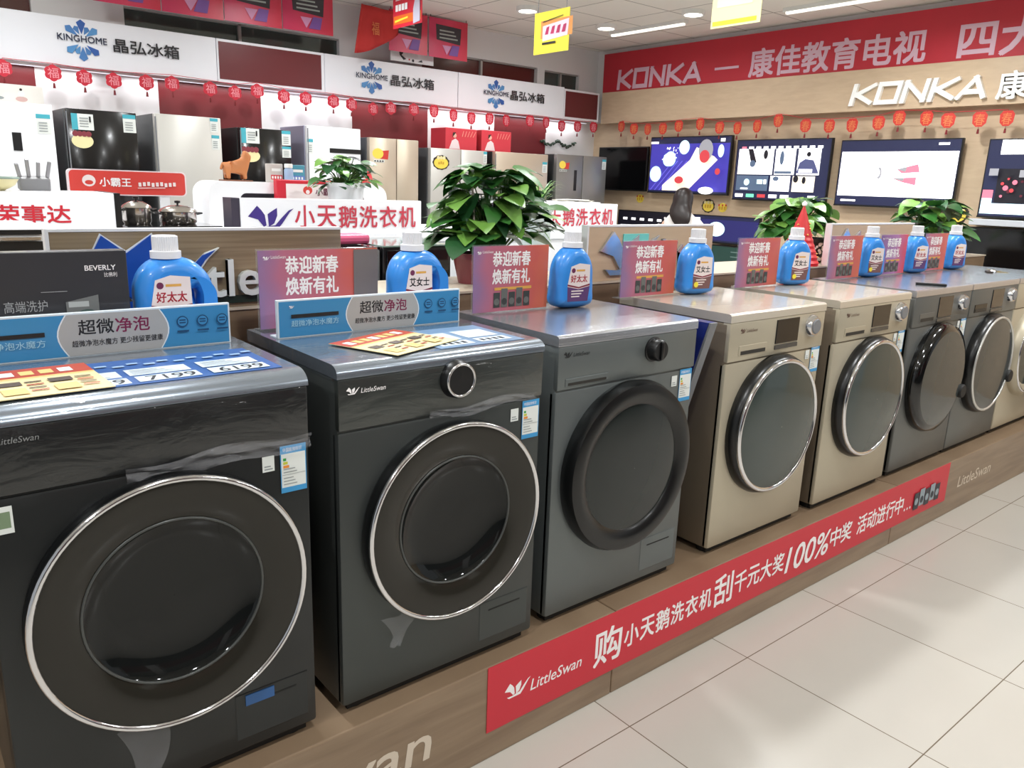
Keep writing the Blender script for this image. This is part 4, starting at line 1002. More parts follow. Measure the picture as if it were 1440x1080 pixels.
def s_food(q, F, w_, h):
    q.rect(.01, .014, w_-.02, h-.024, EN, F); q.rect(.015, .03, w_-.03, h-.1, EB, F)
    for k in range(7): q.poly([(.03+k*.06, .03), (.045+k*.06, .03), (.32+k*.06, .32), (.305+k*.06, .32)], EVI, F)
    q.poly([(.2, .03), (.52, .03), (.86, .33), (.82, .36), (.6, .45), (.53, .33), (.2, .08)], ECR, F)
    for x, z, r in ((.28, .34, .07), (.10, .19, .075), (.45, .45, .065)): q.disc(x, z, r, EPW, F, ry=r*1.05)
    R = random.Random(2)
    for k in range(40): q.disc(.18+R.random()*.2, .33+R.random()*.12, .006, EW, F, n=5)
    q.disc(.28, .33, .065, EPW, F); q.disc(.74, .42, .085, ELG, F, ry=.1); q.disc(.73, .36, .06, ERD, F); q.disc(.62, .25, .08, EW, F, ry=.05); q.disc(.62, .25, .065, ECR, F, ry=.038); q.disc(.44, .135, .055, ERD, F, ry=.035); q.disc(.92, .41, .035, EPW, F, ry=.06); q.disc(.78, .04, .09, EW, F, ry=.035)
    q.disc(.9, .22, .03, ERD, F); q.rect(.05, h-.07, .1, .02, EW, F); q.rect(w_-.09, h-.06, .05, .03, EW, F)
def s_menu(q, F, w_, h):
    q.rect(.01, .014, w_-.02, h-.024, EN, F)
    for k in range(11): q.rect(.06+k*.077, h-.085, .05, .022, EW if k else EPK, F)
    q.rect(.04, .235, .37, .225, EW, F); q.rect(.43, .235, .2, .225, EW, F); q.rect(.655, .235, .215, .225, EW, F)
    q.rect(.4, .09, .2, .135, EW, F); q.rect(.625, .09, .215, .135, ECR, F); q.rect(.04, .09, .34, .135, EGR, F)
    q.poly([(.14, .46), (.19, .46), (.24, .34), (.18, .34)], EBK, F); q.disc(.33, .41, .022, EBK, F, ry=.04); q.disc(.2, .33, .03, EGR, F); q.disc(.5, .38, .02, EGR, F, ry=.06); q.poly([(.655, .25), (.68, .34), (.73, .37), (.81, .36), (.87, .25)], em('screen_slate', (70, 74, 112), .7), F); q.disc(.76, .41, .02, EBK, F); q.disc(.46, .2, .03, EGR, F, ry=.02); q.disc(.66, .2, .025, EBK, F, ry=.03); q.disc(.74, .19, .018, EBK, F, ry=.03)
    q.rect(.44, .245, .17, .02, EGR, F); q.rect(.68, .255, .13, .03, EW, F)
    q.disc(.16, .165, .03, EPW, F); q.rect(.27, .15, .06, .04, EPW, F); q.rect(.34, .15, .03, .04, EW, F); q.rect(.1, .1, .08, .014, EW, F)
    for k in range(5): q.rect(.05+k*.12, .03, .085, .03, (EW, EGN, ERD, EW, EW)[k], F)
    q.rect(.8, .03, .07, .03, EW, F)
def s_white(q, F, w_, h):
    q.rect(.01, .014, w_-.02, h-.024, EN, F); q.rect(.02, .085, w_-.035, h-.18, EW, F)
    q.poly([(.50, .30), (.66, .34), (.68, .28), (.54, .27)], EPK, F); q.poly([(.47, .23), (.66, .24), (.66, .18), (.56, .20)], EPK, F); q.poly([(.5, .3), (.58, .32), (.57, .28)], ELG, F); q.poly([(.47, .23), (.57, .235), (.56, .21)], ELG, F); q.disc(.36, .27, .02, ELG, F, ry=.045); q.disc(.35, .27, .017, EW, F, ry=.03)
    q.rect(w_-.17, h-.05, .08, .018, EW, F); q.rect(.06, .04, .13, .015, EW, F)
def s_concert(q, F, w_, h):
    q.rect(.01, .014, w_-.02, h-.024, EN, F); q.rect(.09, h-.11, w_-.11, .1, EW, F); q.rect(.015, .03, w_-.03, .075, ELB, F); q.rect(.015, .03, .07, .16, ELB, F); q.rect(.015, .14, .07, .06, EPK, F)
    q.rect(.1, .11, w_-.12, .24, EBK, F); R = random.Random(5)
    for k in range(40): q.disc(.14+R.random()*(w_-.2), .15+R.random()*.14, .008+.012*R.random(), (ERD, EBK, EPK, em('screen_dark_red', (90, 30, 44), .6))[k % 4], F, n=8)
    q.rect(.05, .30, .06, .05, ELG, F); q.rect(.25, .29, .15, .05, ELG, F)
tv('switched-off black television in the corner beside the grey fridge', 4.98, 4.27, 1.535, 1.99, s_off)
tv('television showing white plates and a board on blue, above the woman', 4.235, 3.235, 1.525, 2.08, s_food)
tv('television showing a menu of picture tiles', 3.175, 2.22, 1.49, 2.035, s_menu)
tv('television showing an almost white picture, second from the right', 2.14, 1.175, 1.48, 2.012, s_white)
tv('television showing a dark red concert picture, at the right edge', .995, .0, 1.44, 2.0, s_concert)
def s_low(q, F, w_, h):
    q.rect(.01, .014, w_-.02, h-.024, EBK, F)
    for k in range(6): q.rect(.08+k*.12, h-.1, .06, .025, EW, F)
    q.rect(.05, h-.28, .25, .13, ELG, F); q.rect(.32, h-.28, .25, .13, ETL, F); q.rect(.6, h-.28, .25, .13, ELG, F)
def s_low2(q, F, w_, h):
    q.rect(.01, .014, w_-.02, h-.024, EN, F); q.rect(.015, .03, w_-.03, h-.07, em('screen_deep_navy', (36, 36, 92), .7), F); q.disc(.34, h-.13, .10, EPW, F, ry=.07); q.disc(.34, h-.12, .065, EW, F, ry=.042); q.rect(.04, h-.05, .1, .022, EW, F)
    q.poly([(.0, .014), (.3, .014), (.14, .06), (.05, .14), (0, .15)], EW, F)
def s_green(q, F, w_, h):
    q.rect(.01, .014, w_-.02, h-.024, EDG, F)
    for k in range(4): q.rect(w_*.45, .05+k*.045, w_*.3, .01, em('screen_dim_text', (90, 110, 106), .6), F)
tv('small dark green monitor below the low plate television', 3.36, 2.84, .81, 1.055, s_green, group='low televisions under the wall row')
tv('low television with a menu screen, left of the woman', 4.63, 3.67, .80, 1.335, s_low, group='low televisions under the wall row')
tv('low television with a white plate on a blue picture, right of the woman', 3.66, 2.84, 1.07, 1.335, s_low2, group='low televisions under the wall row')
tv('large dark switched-off television standing low at the right edge', 1.09, -.1, .78, 1.37, s_off, group='low televisions under the wall row', x=6.10)
t = thing('wall_shelf', 'pale grey narrow shelf under the television at the right edge', 'shelf', (6.13, .5, 1.38))
MB().box(6.06, XW, -.05, 1.02, 1.385, 1.43, mat('shelf_pale', (196, 200, 206), .35), .004).build('shelf_board', t); MB().box(6.055, 6.06, .3, .6, 1.39, 1.425, GREYP).build('price_rail', t)
t = thing('media_console', 'dark low console along the foot of the television wall', 'console', (5.95, 2.4, 0))
MB().box(5.75, XW-.005, -.3, 4.35, 0, .74, mat('console_dark', (40, 40, 44), .35), .006).build('console_body', t)
MB().box(5.73, XW-.005, -.3, 4.35, .74, .765, WHITE, .004).build('console_top', t)
for k in range(6):
    d = MB().box(5.742, 5.75, -.28+k*.76, .46+k*.76, .06, .72, mat('console_door', (56, 56, 60), .3), .003).build('console_door', t); MB().box(5.734, 5.742, .36+k*.76, .42+k*.76, .5, .52, CHROME).build('handle', d)
# stickers on the wall
def wall_sticker(label, y, z, r, kind=0):
    t = thing('wall_sticker', label, 'sticker', (XW-.001, y, z-r), group='yellow stickers on the television wall')
    q = MB(); q.step = .0008; F = LF(XW-.0008, 0, 0)
    n = 22; q.poly([(-y+r*(1+.1*(j % 2))*math.cos(2*PI*j/n), z+.85*r*(1+.1*(j % 2))*math.sin(2*PI*j/n)) for j in range(n)], STK if kind == 0 else STY, F); q.build('sticker_base', t)
    p = MB(); p.step = .0008; p.lift = .0012; p.disc(-y, z-.004, r*.86, STY, F, ry=r*.68)
    for j in range(3): p.disc(-y-.04+.04*j, z+.45*r, r*.2, STR if kind else STC, F, n=10)
    for j in range(3): p.rect(-y-.04+.03*j, z-.02, .018, .03, MATS['sticker_ochre'], F)
    p.build('sticker_print', t)
wall_sticker('round yellow sticker with dark outline under the plate television', 3.50, 1.42, .075); wall_sticker('small yellow sticker beside the outlined round one', 3.33, 1.41, .05, 1)
wall_sticker('yellow sticker between the white-picture television and the right edge', 1.17, 1.455, .085); wall_sticker('small red and yellow sticker under the corner television', 4.40, 1.46, .05, 1)

# =============================================================== woman at the televisions
SKIN = mat('skin', (226, 184, 160), .5); HAIR = mat('hair_dark', (34, 24, 22), .4); SHIRT = mat('white_blouse', (246, 242, 238), .7); TROU = mat('dark_trousers', (46, 48, 60), .7); SHOE = mat('shoe_black', (30, 28, 28), .5)
pt = thing('person', 'woman with long dark hair and white top, back turned, watching the televisions', 'person', (5.43, 3.2, 0), -PI/2+.35, local=True)
def ring_loft(mb, rings, m, seg=20):
    v = []; fs = []
    for (cx, cy, z, rx, ry) in rings:
        for k in range(seg): a = 2*PI*k/seg; v.append((cx+rx*math.cos(a), cy+ry*math.sin(a), z))
    n = len(rings)
    for i in range(n-1):
        for k in range(seg): fs.append((i*seg+k, i*seg+(k+1) % seg, (i+1)*seg+(k+1) % seg, (i+1)*seg+k))
    fs += [tuple(range(seg))[::-1], tuple((n-1)*seg+k for k in range(seg))]
    return mb.add(v, fs, m)
# body: one continuous skinned figure, facing local +y
sv = []; se = []; sr = []
def jn(p, r, parent=None):
    sv.append(p); sr.append(r)
    if parent is not None: se.append((parent, len(sv)-1))
    return len(sv)-1
pel = jn((0, 0, .86), (.145, .105)); wa = jn((0, .0, 1.0), (.115, .085), pel); ch = jn((0, .005, 1.17), (.135, .095), wa); ub = jn((0, 0, 1.27), (.11, .075), ch); nk = jn((0, .005, 1.335), (.05, .05), ub); nk2 = jn((0, .015, 1.375), (.047, .048), nk)
h1 = jn((0, .025, 1.42), (.066, .078), nk2); h2 = jn((0, .02, 1.49), (.075, .09), h1); h3 = jn((0, .015, 1.55), (.05, .06), h2)
for sx in (-1, 1):
    sh = jn((sx*.15, 0, 1.265), (.052, .05), ub); el = jn((sx*.19, -.015, 1.0), (.04, .04), sh); el2 = jn((sx*.19, .02, .97), (.037, .037), el); wr = jn((sx*.14, .2, .99), (.026, .024), el2); pm = jn((sx*.125, .25, 1.0), (.034, .016), wr)
    for j in range(4):
        bx = sx*(.103+.015*j); L = (.055, .066, .07, .06)[j]
        f1 = jn((bx, .275, 1.002), (.009, .009), pm); f2 = jn((bx, .275+L*.55, 1.0), (.0085, .0085), f1); jn((bx, .275+L, .985), (.0075, .0075), f2)
    th = jn((sx*.095, .25, 1.012), (.010, .010), pm); jn((sx*.075, .285, 1.018), (.009, .009), th)
    hp = jn((sx*.085, 0, .80), (.088, .09), pel); kn = jn((sx*.09, .01, .46), (.056, .058), hp); cf = jn((sx*.09, -.01, .33), (.052, .055), kn); an = jn((sx*.09, -.015, .085), (.034, .038), cf); jn((sx*.095, .03, .045), (.04, .035), an); jn((sx*.10, .12, .03), (.038, .026), len(sv)-1)
me = bpy.data.meshes.new('body'); me.from_pydata(sv, se, []); body = bpy.data.objects.new('body', me); COL.objects.link(body)
sk = body.modifiers.new('skin', 'SKIN'); sk.use_smooth_shade = True
for i, r in enumerate(sr): me.skin_vertices[0].data[i].radius = r
me.skin_vertices[0].data[0].use_root = True
ss = body.modifiers.new('sub', 'SUBSURF'); ss.levels = 2; ss.render_levels = 2
me.materials.append(SKIN); body.parent = pt
t2 = MB(); ring_loft(t2, [(0, 0, .84, .17, .125), (0, 0, .92, .16, .12), (0, 0, 1.02, .14, .107), (0, .005, 1.15, .158, .118), (0, 0, 1.24, .175, .105), (0, -.005, 1.29, .16, .095), (0, -.01, 1.335, .12, .085), (0, -.012, 1.37, .085, .075), (0, -.01, 1.395, .07, .066)], SHIRT, 28)
for sx in (-1, 1):
    t2.tube([(sx*.125, 0, 1.27), (sx*.165, 0, 1.24), (sx*.185, -.01, 1.12), (sx*.192, -.015, 1.0), (sx*.188, .03, .965), (sx*.15, .16, .985)], .062, SHIRT, seg=14, r1=.04)
t2.build('blouse', pt, 1.2)
t3 = MB(); ring_loft(t3, [(0, 0, .77, .168, .128), (0, 0, .85, .165, .125), (0, 0, .93, .15, .112)], TROU, 24)
for sx in (-1, 1): ring_loft(t3, [(sx*.09, -.01, .07, .06, .065), (sx*.09, -.01, .33, .068, .07), (sx*.09, .01, .5, .072, .075), (sx*.085, 0, .79, .095, .105)], TROU, 18)
t3.build('trousers', pt, 1.2)
for sx in (-1, 1): ring_loft(MB(), [(sx*.098, .05, 0, .048, .115), (sx*.098, .05, .03, .05, .118), (sx*.097, .03, .07, .044, .085), (sx*.095, -.0, .1, .04, .05)], SHOE, 18).build('shoe', pt, 1.0)
hr = MB(); ring_loft(hr, [(.04, -.118, 1.25, .05, .012), (.035, -.118, 1.29, .08, .02), (.02, -.105, 1.34, .098, .034), (.006, -.065, 1.39, .1, .058), (.0, -.035, 1.42, .095, .075), (0, -.012, 1.45, .09, .092), (0, .0, 1.51, .088, .096), (0, .005, 1.555, .07, .08), (0, .008, 1.58, .035, .045), (0, .008, 1.586, .005, .006)], HAIR, 24); hr.build('hair', pt, 1.3)
fc = MB()
for sx in (-1, 1): fc.lathe([(0, -.009), (.010, -.002), (.011, .003), (0, .007)], mat('eye_dark', (30, 24, 22), .2), Matrix.Translation((sx*.03, .103, 1.468)) @ Matrix.Rotation(-PI/2, 4, 'X'), 12)
fc.tube([(0, .108, 1.465), (0, .122, 1.432), (0, .112, 1.425)], .009, SKIN, seg=8); fc.box(-.02, .02, .1, .108, 1.398, 1.407, mat('lips', (176, 90, 90), .5), .003); fc.build('face', pt, 1.2)

# =============================================================== islands behind the partition
CW = mat('counter_white', (230, 232, 236), .35); CB = mat('cabinet_black', (22, 23, 26), .3, coat=.3)
t = thing('display_counter', 'long low pale counter directly behind the wood-look partition', 'counter', (2.0, 1.4, 0))
MB().box(-1.2, 4.9, 1.15, 1.60, 0, 1.07, CW, .006).build('counter_body', t); MB().box(-1.2, 4.9, 1.13, 1.62, 1.07, 1.10, mat('counter_top_pale', (214, 216, 214), .3), .004).build('counter_top', t)
t = thing('display_island', 'white display island carrying the cooker and the white washing machine signs', 'counter', (1.5, 2.15, 0))
MB().box(-.9, 3.4, 1.74, 2.60, 0, 1.28, CW, .006).build('island_body', t); MB().box(-.92, 3.42, 1.73, 2.62, 1.28, 1.31, CW, .004).build('island_top', t)
# white oven-like appliance
t = thing('toaster_oven', 'white boxy appliance with dark front slots, at the left edge under the white sign', 'appliance', (-.2, 1.3, 1.1))
MB().box(-.55, .062, 1.17, 1.52, 1.1, 1.395, WHITE, .008).build('oven_body', t); MB().box(-.53, .05, 1.163, 1.17, 1.375, 1.388, BLACK).build('upper_slot', t); MB().box(-.53, .04, 1.163, 1.17, 1.32, 1.355, BLACK).build('oven_window', t); MB().box(-.5, .03, 1.15, 1.163, 1.36, 1.368, CHROME).build('handle', t)
t = thing('black_cabinet', 'black boxy appliance behind the second blue bottle', 'appliance', (1.30, 1.3, 1.1))
MB().box(1.155, 1.47, 1.17, 1.5, 1.1, 1.312, CB, .006).build('cabinet_body', t); MB().box(1.17, 1.455, 1.163, 1.17, 1.12, 1.30, GBLACK, .002).build('front_glass', t); MB().box(1.155, 1.47, 1.17, 1.5, 1.3125, 1.318, mat('glass_pale_green', (150, 176, 170), .1, coat=.4)).build('glass_top', t)
t = thing('glass_box', 'grey glass-topped appliance left of the black one', 'appliance', (1.04, 1.3, 1.1))
MB().box(.92, 1.145, 1.17, 1.5, 1.1, 1.305, GREYP, .006).build('cabinet_body', t); MB().box(.92, 1.145, 1.17, 1.5, 1.3055, 1.315, GBLACK, .002).build('glass_top', t)
tag(MB().box(.97, 1.15, 1.25, 1.36, 1.3185, 1.355, mat('pink_pack', (226, 100, 140), .4), .012).build('tissue_pack'), 'small pink pack lying on the glass-topped appliance', 'pack')
tag(MB().box(1.33, 1.44, 1.22, 1.34, 1.3185, 1.345, WHITE, .008).build('plastic_tray'), 'small white tray on the black appliance behind the plant', 'tray')
# white sign boxes
t = thing('sign_box', 'white sign box with red lettering at the left edge, beside the cookers', 'sign', (.0, 1.95, 1.31))
MB().box(-.75, .385, 1.80, 2.1, 1.31, 1.477, SIGNW, .006).build('box_body', t)
q = MB(); q.step = .0006; q.text('荣事达', .0, 1.368, .232, .062, INKR, FR(0, 1.799, 0), bold=.08); q.build('lettering', t)
MB().box(.385, .405, 1.8, 2.1, 1.31, 1.478, BLACK).build('end_strip', t)
PURS = mat('swan_purple', (66, 50, 130), .4); LETR = mat('lettering_rose_red', (196, 60, 78), .45)
for x0, x1, lb in ((.857, 1.735, 'white sign board with purple swan and red lettering left of the leafy plant'), (2.215, 3.095, 'white sign board with red lettering right of the leafy plant')):
    t = thing('sign_board', lb, 'sign', ((x0+x1)/2, 1.82, 1.31), group='white washing machine sign boards')
    MB().box(x0, x1, 1.80, 1.86, 1.31, 1.468, SIGNW, .003).build('board', t); MB().box(x0-.035, x0, 1.805, 1.9, 1.31, 1.468, mat('sign_side_dark', (60, 56, 70), .4)).build('end_panel', t)
    F = FR(0, 1.7994, 0); q = MB(); q.step = .0006; swan(q, x0+.03, 1.338, .20, PURS, F); q.build('swan_emblem', t)
    q = MB(); q.step = .0008
    for k, c in enumerate('小天鹅洗衣机'): q.text(c, x0+.235+k*.103, 1.345, .09, .095, LETR, F, bold=.05)
    q.build('lettering', t)
tag(MB().box(2.80, 3.05, 1.9, 2.15, 1.468, 1.474, WHITE).box(2.80, 2.83, 1.9, 2.15, 1.31, 1.468, WHITE).box(3.02, 3.05, 1.9, 2.15, 1.31, 1.468, WHITE).build('paper_stand'), 'small white stand behind the right white sign board', 'stand')
for k, (a, dz) in enumerate(((.2, 0), (-.3, .004), (.5, .008))):
    F = UP(2.94, 2.02, 1.4745+dz, a); tag(MB().box(-.105, .105, -.07, .07, 0, .003, mat('paper_%d' % k, ((236, 232, 224), (220, 216, 200), (240, 238, 236))[k], .5), 0, F).build('paper_sheet'), ('lowest', 'middle', 'topmost')[k]+' paper sheet of the loose pile on the small white stand', 'paper', 'loose papers on the white stand')
# red upright sign
SRED = mat('sign_red', (212, 66, 58), .4)
t = thing('shop_sign', 'red upright sign with white lettering in front of the black glass fridge', 'sign', (.58, 2.34, 1.31))
P = []
x0, x1, z0, z1, r = .335, .815, 1.455, 1.562, .018
for cx, cz, a0 in ((x1-r, z1-r, 0), (x0+r, z1-r, 90), (x0+r, z0+r, 180), (x1-r, z0+r, 270)):
    for k in range(5): a = math.radians(a0+k*22.5); P.append((cx+r*math.cos(a), cz+r*math.sin(a)))
F = FR(0, 2.33, 0); MB().prism(P, -.025, 0, mat('sign_edge_white', (236, 220, 222), .4), F).build('board', t)
q = MB(); q.step = .0006; cx, cz = (x0+x1)/2, (z0+z1)/2
q.poly([(cx+(p[0]-cx)*.975, cz+(p[1]-cz)*.91) for p in P], SRED, F); q.disc(.415, 1.515, .026, LPINK, F, ry=.024); q.disc(.415, 1.508, .016, SRED, F, ry=.009)
q.text('小霸王', .455, 1.492, .125, .036, INKW, F, bold=.08)
for k in range(9): q.rect(.61+k*.018, 1.495+.002*(k % 3), .012, .017, LPINK, F)
q.poly([(.605, 1.487), (.72, 1.490), (.72, 1.493), (.605, 1.490)], LPINK, F); q.build('print', t)
MB().box(.42, .46, 2.335, 2.35, 1.31, 1.46, WHITE).box(.70, .74, 2.335, 2.35, 1.31, 1.46, WHITE).build('post', t)
# hob and cookers
t = thing('cooktop', 'black glass double cooktop with steel pots between the white signs', 'cooktop', (.66, 2.08, 1.31))
MB().box(.44, .83, 1.9, 2.25, 1.31, 1.345, CB, .006).build('cooktop_body', t); MB().box(.45, .82, 1.91, 2.24, 1.3455, 1.349, GBLACK, .001).build('glass_plate', t)
q = MB(); 
for xx in (.57, .74): q.rect(xx, 1.312, .03, .02, LWHITE, FR(0, 1.899, 0))
q.build('price_tag', t)
PST = mat('pot_steel', (196, 190, 184), .16, .95)
for x, y, r, h, lb in ((.535, 2.1, .055, .075, 'small shiny steel pot on the left of the cooktop'), (.70, 2.1, .075, .06, 'wide shiny steel pot with lid on the right of the cooktop')):
    t = thing('steel_pot', lb, 'pot', (x, y, 1.3495), group='steel pots on the cooktop'); F = Matrix.Translation((x, y, 1.3495))
    MB().lathe([(0, 0), (r*.9, 0), (r, .01), (r, h-.012), (r+.004, h-.01)], PST, F, 32).build('pot_body', t, .8); MB().lathe([(r+.004, h-.0095), (r*.95, h), (r*.5, h+.014), (.001, h+.017)], PST, F, 32).build('pot_lid', t, .8)
    MB().lathe([(.004, h+.017), (.004, h+.024), (.012, h+.026), (.012, h+.034), (0, h+.036)], BLACK, F, 14).build('lid_knob', t, .8)
    hd = MB()
    for sx in (-1, 1): hd.tube([(x+sx*r*.98, y-.02, 1.3495+h-.02), (x+sx*(r+.02), y-.015, 1.3495+h-.016), (x+sx*(r+.02), y+.015, 1.3495+h-.016), (x+sx*r*.98, y+.02, 1.3495+h-.02)], .004, BLACK, seg=6)
    hd.build('handle', t, 1.0)
# white arch rack
t = thing('display_rack', 'white rounded arch-shaped rack behind the left white sign board', 'rack', (1.35, 2.35, 1.31))
v = []
def arch(x0, x1, z0, z1, r, n=6):
    P = [(x0, z0)]
    for k in range(n+1): a = PI-PI/2*k/n; P.append((x0+r+r*math.cos(a), z1-r+r*math.sin(a)))
    for k in range(n+1): a = PI/2-PI/2*k/n; P.append((x1-r+r*math.cos(a), z1-r+r*math.sin(a)))
    return P+[(x1, z0)]
A = arch(.885, 1.81, 1.311, 1.53, .06); B = arch(1.03, 1.68, 1.311, 1.478, .03)
n = len(A); F = FR(0, 2.25, 0)
vv = [(p[0], p[1], 0) for p in A]+[(p[0], p[1], 0) for p in B]+[(p[0], p[1], -.22) for p in A]+[(p[0], p[1], -.22) for p in B]
fs = []
for i in range(n-1):
    fs += [(n+i, n+i+1, i+1, i), (2*n+i, 2*n+i+1, 3*n+i+1, 3*n+i), (i, i+1, 2*n+i+1, 2*n+i), (3*n+i, 3*n+i+1, n+i+1, n+i)]
fs += [(0, 2*n, 3*n, n), (n-1, 2*n-1, 4*n-1, 3*n-1)]
MB().add(vv, fs, mat('rack_white', (244, 244, 246), .25, coat=.3), F).build('rack_frame', t, .5)
MB().box(1.031, 1.679, 2.44, 2.455, 1.311, 1.477, mat('rack_back_dark', (58, 52, 60), .5)).build('back_panel', t)
# things on the rack
t = thing('animal_figurine', 'orange-brown carved animal figurine standing on the white arch rack', 'figurine', (1.055, 2.36, 1.53), 0)
OB = mat('figurine_orange', (190, 120, 70), .5, noise=.25); mb = MB(); X, Y, Z = 1.055, 2.36, 1.53
sv2 = []; se2 = []; sr2 = []
def j2(p, r, parent=None):
    sv2.append(p); sr2.append(r)
    if parent is not None: se2.append((parent, len(sv2)-1))
    return len(sv2)-1
b0 = j2((.0, 0, .062), .026); b1 = j2((-.035, 0, .066), .028, b0); b2 = j2((.032, 0, .07), .03, b0); n1 = j2((.05, 0, .095), .022, b2); hd_ = j2((.052, 0, .118), .02, n1); j2((.072, 0, .112), .011, hd_); tl = j2((-.06, 0, .078), .008, b1); j2((-.07, 0, .05), .006, tl)
for sx in (-1, 1):
    for xx, pb in ((-.042, b1), (.036, b2)): a1 = j2((xx, sx*.016, .034), .011, pb); j2((xx+.003, sx*.017, .008), .009, a1)
    j2((.046, sx*.014, .138), .006, hd_)
me = bpy.data.meshes.new('figurine_body'); me.from_pydata(sv2, se2, []); fo = bpy.data.objects.new('figurine_body', me); COL.objects.link(fo); mo = fo.modifiers.new('skin', 'SKIN'); mo.use_smooth_shade = True
for i, r in enumerate(sr2): me.skin_vertices[0].data[i].radius = (r, r)
me.skin_vertices[0].data[0].use_root = True
fo.modifiers.new('sub', 'SUBSURF').render_levels = 2; me.materials.append(OB); fo.parent = t
MB().box(X-.07, X+.07, Y-.035, Y+.035, Z, Z+.006, mat('figurine_base', (120, 70, 44), .5), .002).build('base', t)
def carton(label, x, y, w_, d, h, m, band, z=1.53):
    t = thing('small_carton', label, 'box', (x, y, z), group='small cartons on the white arch rack'); MB().box(x-w_/2, x+w_/2, y-d/2, y+d/2, z, z+h, m, .003).build('carton_body', t)
    q = MB(); q.step = .0005; F = FR(0, y-d/2-.0004, 0); q.rect(x-w_/2+.004, z+h*.15, w_-.008, h*.25, band, F); q.rect(x-w_/2+.008, z+h*.6, w_-.02, h*.15, LWHITE, F)
    for k in range(4): q.rect(x-w_/2+.008+k*w_*.2, z+h*.2, w_*.12, h*.14, LWHITE, F)
    q.build('print', t)
carton('grey and white carton with a red band, left on the white arch rack', 1.245, 2.36, .066, .06, .088, mat('carton_grey', (190, 184, 178), .5), INKR)
carton('blue-teal carton, right on the white arch rack', 1.355, 2.36, .075, .06, .086, mat('carton_teal', (70, 140, 160), .5), mat('carton_blue', (90, 120, 190), .5))
t = thing('glass_jar', 'small pale jar with round lids between the two cartons', 'jar', (1.30, 2.33, 1.53))
F = Matrix.Translation((1.30, 2.315, 1.53)); MB().lathe([(0, 0), (.02, 0), (.022, .01), (.022, .06), (.016, .07)], mat('jar_blue_white', (150, 176, 206), .3), F, 20).build('jar_body', t, .8); MB().lathe([(0, .09), (.018, .09), (.02, .085), (.02, .0705), (0, .0705)], LWHITE, F, 20).build('jar_lid', t, .8)
t = thing('box_sign', 'small red box sign with a white front panel beside the white plant pot', 'sign', (1.37, 2.2, 1.31))
MB().box(1.19, 1.56, 2.205, 2.245, 1.445, 1.545, mat('box_sign_red', (206, 40, 56), .4), .004).build('box_body', t); MB().box(1.21, 1.25, 2.215, 2.235, 1.31, 1.446, INKR).box(1.5, 1.54, 2.215, 2.235, 1.31, 1.446, INKR).build('post', t)
q = MB(); q.step = .0005; F = FR(0, 2.2046, 0); q.rect(1.235, 1.457, .31, .07, LPINK, F); q.disc(1.345, 1.498, .024, SRED, F, ry=.02); q.disc(1.345, 1.49, .01, LPINK, F); q.text('小霸', 1.385, 1.473, .075, .036, mat('ink_plum', (110, 50, 70), .5), F, bold=.06); q.build('print', t)
t = thing('tinsel_cone', 'small red cone ornament at the right end of the white arch rack', 'ornament', (1.745, 2.33, 1.53)); MB().lathe([(.035, 0), (.02, .05), (.002, .085)], mat('cone_red', (200, 40, 46), .5), Matrix.Translation((1.745, 2.33, 1.53)), 16).build('cone', t, 1.0); MB().lathe([(.038, 0), (.04, .006), (.034, .01)], mat('cone_band', (236, 220, 210), .5), Matrix.Translation((1.745, 2.33, 1.53)), 16).build('hem', t, 1.0)
# knife block, bowl, whisk
t = thing('knife_block', 'grey knife block with upright knives on the white sign box at the left', 'knife block', (.16, 2.0, 1.477)); F = Matrix.Translation((.16, 2.0, 1.477)) @ Matrix.Rotation(.15, 4, 'X')
MB().box(-.05, .05, -.03, .03, 0, .05, mat('block_grey', (120, 120, 122), .4), .006, F).build('block', t)
for k, xx in enumerate((-.035, -.012, .012, .035)): MB().box(xx-.006, xx+.006, -.008, .008, .0505, .105+.01*(k % 2), mat('knife_handle', (150, 150, 154), .3, .4), .003, F @ Matrix.Rotation((k-1.5)*.12, 4, 'Y')).build('knife', t)
t = thing('serving_bowl', 'shallow pale yellow bowl on the white sign box at the left edge', 'bowl', (.0, 1.9, 1.477)); MB().lathe([(0, .002), (.05, 0), (.085, .02), (.1, .045), (.096, .045), (.08, .022), (.0, .008)], mat('bowl_yellow', (230, 220, 170), .35), Matrix.Translation((.0, 1.9, 1.477)), 32).build('bowl_body', t, 1.0); MB().torus(.098, .004, mat('bowl_rim_grey', (130, 150, 140), .4), Matrix.Translation((0, 1.9, 1.522)), 32, 6).build('rim', t, 1.0)
t = thing('hanging_rack', 'chrome stand with hanging whisk and ladle at the left edge', 'utensil rack', (.04, 2.05, 1.477)); g = MB().tube([(.045, 2.06, 1.477), (.045, 2.06, 1.80)], .003, CHROME, seg=8).tube([(.045, 2.06, 1.795), (-.1, 2.06, 1.795)], .003, CHROME, seg=8).lathe([(0, 0), (.03, 0), (.028, .006), (0, .008)], CHROME, Matrix.Translation((.045, 2.06, 1.477)), 20); g.build('stand', t, .8)
g = MB()
for k in range(5): a = k*PI/5; g.tube([(.02+.018*math.cos(a)*math.sin(PI*j/8)*1.2, 2.06+.018*math.sin(a)*math.sin(PI*j/8)*1.2, 1.69-.09*j/8) for j in range(9)]+[(.02-.018*math.cos(a)*math.sin(PI*(8-j)/8)*1.2, 2.06-.018*math.sin(a)*math.sin(PI*(8-j)/8)*1.2, 1.60+.09*j/8) for j in range(9)], .0012, CHROME, seg=5)
g.tube([(.02, 2.06, 1.69), (.02, 2.06, 1.79)], .006, GREYP, seg=8); g.build('whisk', t, 1.0)

